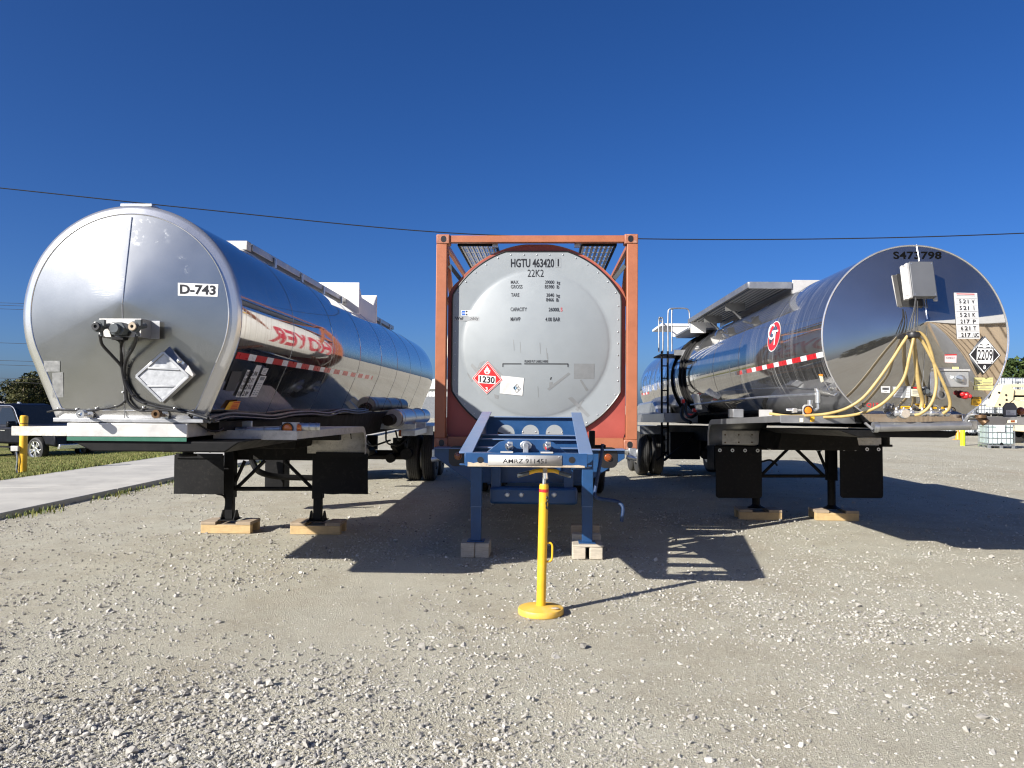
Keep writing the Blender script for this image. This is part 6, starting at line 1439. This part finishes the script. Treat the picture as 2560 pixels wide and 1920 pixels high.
# scrub trees far on the left
for i in range(24):
    x = -95+i*1.5+random.uniform(-.5, .5); y = 105+random.uniform(-7, 9)
    h = (4.6, 4.3, 4.9, 4.4, 4.2, 4.5, 4.8, 5.2, 5.3, 5.7, 5.9, 5.6, 6.1, 5.8, 5.4)[i*15//24]
    tree('scrub_tree', 'bushy olive tree in the scrub row beyond the dark pickup', x, y, -.35, h, 6.4, M_LEAFD, 2600, .2, 'scrub trees beyond the pickup', 11, -.1)
tree('shade_tree', 'green tree rising behind the stacked totes right of the mirror tanker', 42.5, 62, 0, 6.1, 6.0, M_LEAFG, 5200, .2, None, 14, .25)
for x, y, h in ((35.5, 78, 3.6), (39, 80, 3.3), (47, 80, 3.8)): tree('distant_bush', 'low dark bush on the skyline behind the stacked totes', x, y, 0, h, 4.5, M_LEAFG, 1500, .2, 'bushes behind the totes', 9, -.1)

# overhead lines
def wire(name, label, pts, r, grp=None): o = MB().tube(spline(pts, 12), r, 5).build(name, M_HOSE); return tag(o, label, 'cable', grp)
D = 30
wire('overhead_cable', 'single black cable crossing the sky above all three trailers', [at(-900, 385, D), at(-300, 440, D), at(0, 470, D), at(480, 521, D), at(1088, 580, D), at(1600, 597, D), at(2080, 597, D), at(2560, 583, D), at(3300, 545, D)], .022)
D = 62
pole = thing('utility_pole', 'wooden utility pole hidden behind the D-743 trailer', 'pole', Matrix.Translation((-33.5, D, -.35)))
MB().tube([(0, 0, -.2), (0, 0, 11.5)], [.16, .11], 12).build('pole_shaft', M_WOODG, pole); MB().box(-1.1, 1.1, -.06, .06, 10.2, 10.35).build('cross_arm', M_WOODG, pole)
for py0, k in ((757, 1), (763, 1), (772, 0), (857, 0), (901, 1), (912, 0), (945, 0), (955, 0)):
    a = at(-500, py0-14+random.uniform(-3, 3), D+12); b = at(0, py0, D+4); zz = b.z
    wire('power_line', 'thin dark power line in the sky left of the D-743 trailer', [a, b, at(150, py0+6, D+2), Vector((-33.5, D-.14, at(290, py0+12, D).z))], .018, 'power lines left of the trailer')

# bollards
def bollard(name, label, g, h, r, m, box=False, band=False):
    t = thing(name, label, 'bollard', Matrix.Translation((g.x, g.y, g.z)))
    MB().lathe([(r, -.05), (r, h-.06), (r*.96, h-.025), (r*.75, h-.006), (.0001, h)], 28).build('post', m, t)
    if band: MB().lathe([(r+.002, h-.2), (r+.002, h-.185)], 28).build('paint_band', M_TXT, t)
    if box:
        MB().box(-.2, -.03, -r-.07, -r+.01, .5, .62).build('conduit_box', M_ALUW, t, bev=.008)
        MB().tube(spline([(-.09, -r-.03, .5), (-.06, -r-.03, .3), (-.08, -r-.02, .1), (-.05, -r-.02, -.02)], 5), .018, 8).build('conduit', M_GALV, t); MB().tube(spline([(-.14, -r-.03, .5), (-.1, -r-.04, .35), (-.05, -r-.02, .2), (-.08, -r-.04, .0)], 5), .008, 6).build('wire', M_HOSE, t)
    return t
g = gnd(57, 1181, -.0); bollard('bollard', 'yellow steel bollard with a grey conduit box in the grass', g, 1.33, .085, M_YEL, True, True)
g = gnd(2407, 1114); bollard('bollard', 'lime green bollard between the yard and the tote stacks', g, 1.15, .1, M_LIME)
MB_ = None

# dark pickup on the verge
def pickup(M):
    t = thing('pickup_truck', 'dark navy pickup truck parked on the grass verge', 'pickup truck', M)
    M_CAR = pm('navy_car_paint', (.003, .0035, .007), .38, 0, .1, spec=.3); M_GLS = pm('tinted_car_glass', (.015, .02, .026), .06, 0, .05, spec=.35)
    W = .98; S2 = lambda k: k
    # side profile, x forward; body swept with a tumblehome
    low = [(-2.9, .55), (-2.9, 1.08), (-.9, 1.1), (-.85, 1.12), (1.1, 1.13), (2.5, 1.05), (2.86, .93), (2.9, .5)]
    arch = lambda c: [(c+.52*math.cos(a), .42+.52*math.sin(a)) for a in np.linspace(.25, math.pi-.25, 9)]
    body = low + arch(1.85) + arch(-1.75)
    mb = MB(); mb.prism(body, 'y', -W, W); mb.build('body', M_CAR, t, bev=.07, seg=3)
    MB().prism([(1.0, 1.1), (2.45, 1.06), (2.6, 1.12), (2.4, 1.19), (1.0, 1.22)], 'y', -.78, .78).build('bonnet', M_CAR, t, bev=.05, seg=3)
    cab_ = MB(); lo, hi = [(-1.75, 1.12), (1.15, 1.12)], [(-1.45, 1.88), (.25, 1.9)]
    v = [(lo[0][0], -.93, 1.1), (lo[1][0], -.93, 1.1), (lo[1][0], .93, 1.1), (lo[0][0], .93, 1.1), (-1.35, -.72, 1.84), (.22, -.72, 1.85), (.22, .72, 1.85), (-1.35, .72, 1.84), (-1.2, -.6, 1.9), (.0, -.6, 1.91), (.0, .6, 1.91), (-1.2, .6, 1.9)]
    cb = cab_.add(v, [(0, 1, 5, 4), (1, 2, 6, 5), (2, 3, 7, 6), (3, 0, 4, 7), (4, 5, 9, 8), (5, 6, 10, 9), (6, 7, 11, 10), (7, 4, 8, 11), (8, 9, 10, 11)]).build('cab', M_CAR, t, bev=.04)
    def pane(a, b, c, d, name, mm=M_GLS, off=.012, par=None):
        P = [Vector(p) for p in (a, b, c, d)]; nn = (P[1]-P[0]).cross(P[3]-P[0]).normalized(); ctr = sum(P, Vector())/4
        if nn.dot(ctr-Vector((-.3, 0, 1.4))) < 0: nn = -nn
        return MB().add([p.lerp(ctr, .07)+nn*off for p in P], [(0, 1, 2, 3)]).build(name, mm, par or cb, ang=0)
    pane(v[1], v[2], v[6], v[5], 'windscreen')
    for s in (-1, 1):
        L = lambda x, z: (x, s*(.93-.21*(z-1.1)/.74), z)
        pane(L(.95, 1.17), L(-.3, 1.17), L(-.25, 1.78), L(.3, 1.78), 'side_window'); pane(L(-.4, 1.17), L(-1.4, 1.17), L(-1.2, 1.78), L(-.35, 1.78), 'side_window')
        MB().tube(spline([L(1.02, 1.16), L(.72, 1.45), L(.3, 1.8), L(-.3, 1.83), L(-1.25, 1.81), L(-1.5, 1.2)], 5), .014, 6).build('window_trim', M_CHR, cb)
        MB().box(.72, .86, s*.95 if s > 0 else -1.22, 1.22 if s > 0 else -.95, 1.13, 1.32).build('wing_mirror', M_CAR, t, bev=.03)
        MB().box(.1, .34, s*(W+.002)-.015, s*(W+.002)+.015, .98, 1.01).build('door_handle', M_CHR, t); MB().box(-1.1, 1.2, s*W-.07, s*W+.07, .42, .47).build('side_step', M_BLK, t)
        for cx in (1.85, -1.75):
            h = MB().lathe([(.0001, .0), (.06, .01), (.07, -.02), (.1, -.035)], 20, Matrix.Translation((cx, s*(W-.01), .4)) @ Matrix.Scale(s, 4, (0, 1, 0)), 'y').build('wheel', M_CHR, t)
            MB().lathe([(.25, -.24), (.28, -.02), (.33, .0), (.38, -.02), (.4, -.06), (.4, -.2), (.37, -.25)], 40, Matrix.Translation((cx, s*(W-.01), .4)) @ Matrix.Scale(s, 4, (0, 1, 0)), 'y').build('tyre', M_RUB, h)
            mb = MB().lathe([(.245, -.03), (.275, .0), (.28, -.02), (.25, -.2)], 36, Matrix.Translation((cx, s*(W-.01), .4)) @ Matrix.Scale(s, 4, (0, 1, 0)), 'y')
            for k in range(10):
                a = 2*math.pi*k/10+(.1 if k % 2 else -.1); mb.bar((cx+.06*math.cos(a), s*(W-.035), .4+.06*math.sin(a)), (cx+.26*math.cos(a), s*(W-.035), .4+.26*math.sin(a)), .05, .03, (0, 1, 0))
            mb.build('rim', M_CHR, h, bev=.004); MB().lathe([(.0001, -.12), (.24, -.12)], 24, Matrix.Translation((cx, s*(W-.01), .4)) @ Matrix.Scale(s, 4, (0, 1, 0)), 'y').build('brake_disc', M_TXT, h)
        MB().box(2.74, 2.9, s*.6 if s > 0 else -.93, .93 if s > 0 else -.6, .82, .97).build('headlight', M_GLS, t, bev=.02)
    MB().box(2.87, 2.93, -.58, .58, .62, .95).build('grille', M_BLK, t, bev=.02); MB().box(2.85, 3.0, -.9, .9, .42, .6).build('bumper', M_CHR, t, bev=.03)
    MB().prism([(-.55, 1.9), (-.35, 1.9), (-.42, 1.95), (-.5, 1.97)], 'y', -.03, .03).build('roof_antenna', M_GALV, t); return t
gp = gnd(85, 1154, -.35); ry = R_(-24)
fw = Vector((math.cos(ry), math.sin(ry), 0)); sd_ = Vector((-fw.y, fw.x, 0))
pc = Vector((gp.x, gp.y, -.35)) - fw*1.85 + sd_*.98
pickup(Matrix.Translation(pc) @ Matrix.Rotation(ry, 4, 'Z'))

# liquid totes
M_HDPE = pm('cloudy_white_plastic', (.68, .71, .71), .35, 0, .06, 3); M_HDPG = pm('greenish_plastic', (.5, .6, .57), .35, 0, .08, 3)
def tote(M, label, bottle, full=True):
    t = thing('liquid_tote', label, 'liquid tote', M, 'caged liquid totes in the yard')
    MB().box(-.46, .46, -.56, .56, .16, 1.1).build('bottle', bottle, t, bev=.06, seg=3); MB().lathe([(.12, 1.1), (.12, 1.14), (.0001, 1.15)], 18).build('cap', M_BLK, t)
    mb = MB()
    for x in (-.49, .49):
        for y in np.linspace(-.58, .58, 8): mb.tube([(x, y, .13), (x, y, 1.12)], .011, 5)
        for z in np.linspace(.2, 1.12, 5): mb.tube([(x, -.59, z), (x, .59, z)], .013, 5)
    for y in (-.59, .59):
        for x in np.linspace(-.49, .49, 7): mb.tube([(x, y, .13), (x, y, 1.12)], .011, 5)
        for z in np.linspace(.2, 1.12, 5): mb.tube([(-.49, y, z), (.49, y, z)], .013, 5)
    mb.build('cage', M_GALV, t)
    mb = MB().box(-.5, .5, -.6, .6, .1, .135)
    for x in (-.44, 0, .44):
        for y in (-.52, 0, .52): mb.box(x-.06, x+.06, y-.07, y+.07, 0, .1)
    mb.build('pallet', M_BLK if bottle is M_HDPE else M_GALV, t)
    MB().box(-.2, .12, -.62, -.6, .7, .98).build('label_plate', M_PAPER, t); MB().cyl((0, -.5, .2), (0, -.62, .2), .05, 12).build('outlet_valve', M_BLK, t); return t
g = gnd(2474, 1121); rt_ = R_(-14)
t0 = tote(Matrix.Translation((g.x+.62, g.y+.55, 0)) @ Matrix.Rotation(rt_, 4, 'Z'), 'greenish filled tote standing alone in front of the cream lift', M_HDPG)
proto = None
levels = ('bottom row', 'middle row', 'top row')
for i in range(9):
    for lv in range(3):
        loc = Vector((25.6+i*1.25, 46.0+random.uniform(-.1, .1), lv*1.16))
        lab_ = 'white caged tote in the %s of the stack behind the cream lift' % levels[lv]
        if proto is None: proto = tote(Matrix.Translation(loc), lab_, M_HDPE); c = proto
        else: c = copy_tree(proto); c.matrix_world = Matrix.Translation(loc)
        c['label'] = lab_
# cream boom lift
M_CRM = pm('cream_machine_paint', (.68, .57, .36), .4, 0, .06, 5, .02, 60, dirt=(.4, .3, .17), damt=.3)
gx = at(2473, 1015, 36); B = thing('boom_lift', 'cream articulated boom lift parked in front of the tote stacks', 'boom lift', Matrix.Translation((gx.x, 36, 0)))
zq = lambda py: at(2520, py, 36).z
MB().prism([(0, zq(1018)), (.25, zq(990)), (.45, zq(962)), (.85, zq(962)), (1.0, zq(975)), (.95, zq(1000)), (.5, zq(1019))], 'y', -.3, .3).build('boom_knuckle', M_CRM, B, bev=.03)
MB().box(.6, 6, -.22, .22, zq(968), zq(960)).build('boom_arm', M_CRM, B, bev=.02); MB().box(.9, 6, -.2, .2, zq(988), zq(974)).build('boom_arm', M_CRM, B, bev=.02); MB().box(.9, 6, -.2, .2, zq(1000), zq(993)).build('boom_arm', M_CRM, B, bev=.02)
MB().prism([(.5, zq(1019)), (1.0, zq(1001)), (6, zq(1003)), (6, zq(1019))], 'y', -.26, .26).build('boom_arm', M_CRM, B, bev=.02)
mb = MB()
for x, py in ((.28, 982), (.6, 988), (.62, 1000), (.3, 1012)): mb.cyl((x, -.315, zq(py)), (x, -.29, zq(py)), .05, 12)
mb.build('pivot_pin', M_BLK, B)
MB().box(1.6, 5.2, -.9, .9, .55, 1.2).build('chassis', M_CRM, B, bev=.05); MB().box(2.2, 5.6, -.8, .8, 1.21, 1.6).build('turret', M_CRM, B, bev=.05)
for x in (1.9, 4.9):
    for s in (-1, 1): MB().lathe([(.2, -.3), (.42, -.3), (.46, -.26), (.46, -.04), (.42, 0), (.2, 0), (.0001, -.04)], 28, Matrix.Translation((x, s*1.1, .46)) @ Matrix.Scale(s, 4, (0, 1, 0)), 'y').build('wheel', M_RUB, B)
MB().lathe([(.06, 0), (.06, .5), (.03, .55)], 12, Matrix.Translation((-.3, .3, 0))).build('marker_cone', M_ORG, B) if False else None
t = thing('traffic_cone', 'small orange cone beside the lime green bollard', 'traffic cone', Matrix.Translation((at(2395, 1080, 40).x, 40, 0)))
MB().lathe([(.14, .02), (.03, .66), (.0001, .67)], 20).box(-.18, .18, -.18, .18, 0, .025).build('cone_body', M_ORG, t)
# white sheds far off, seen in the gaps
M_CORR = pm('white_corrugated_sheet', (.7, .7, .69), .5, 0, .05, 4); M_TAN = pm('tan_corrugated_sheet', (.5, .38, .24), .5, 0, .06, 4)
def shed(name, label, x0, x1, y0, y1, z1, zr, mw, mr):
    t = thing(name, label, 'metal building', Matrix.Translation((x0, y0, 0))); w_, d_ = x1-x0, y1-y0
    mb = MB(); k = int(w_/.35)
    P = []
    for i in range(k): a = i*w_/k; s_ = w_/k; P += [(a, .04), (a+s_*.3, .04), (a+s_*.4, 0), (a+s_*.85, 0), (a+s_*.95, .04)]
    P += [(w_, .04), (w_, d_), (0, d_)]
    mb.prism(P, 'z', 0, z1); mb.build('wall', mw, t, ang=0)
    mb = MB(); mb.prism([(-.3, z1+.003), (w_+.3, z1+.003), (w_+.3, z1+.12), (w_/2, zr+.12), (-.3, z1+.12)], 'y', -.3, d_+.3); mb.build('roof', mr, t, bev=.02)
    MB().box(w_*.2, w_*.2+3, -.02, .0, 0, z1*.75).build('door', M_ALU, t); return t
shed('metal_shed', 'white metal shed glimpsed between the D-743 trailer and the container', -11.2, -4.5, 84, 96, 3.2, 4.4, M_CORR, M_CORR)
# what the polished steel faces: a tan works building and scrub behind the camera
wb = shed('works_building', 'tan corrugated works building along the right side behind the viewpoint', 14.5, 58, 7, 21, 4.5, 6.0, M_TAN, M_CORR)
wb.matrix_world = Matrix.Translation((14.5, 7, 0)) @ Matrix.Rotation(R_(-90), 4, 'Z')
shed('works_building', 'long white works building far left behind the viewpoint', -60, -26, -48, -36, 4.6, 6, M_CORR, M_CORR)
pr = None
for i in range(16):
    a = R_(200+i*9.5); x, y = 75*math.cos(a), 75*math.sin(a)
    if pr is None: pr = tree('hedgerow_tree', 'dark scrub tree in the hedgerow behind the viewpoint', x, y, -.1, 5.5, 8, M_LEAFD, 1500, .4, 'hedgerow behind the viewpoint', 12, -.1)
    else: c = copy_tree(pr); c.location = (x, y, -.1); c.rotation_euler.z = i*1.3; c.scale = (1.2, 1, random.uniform(.7, 1.2))
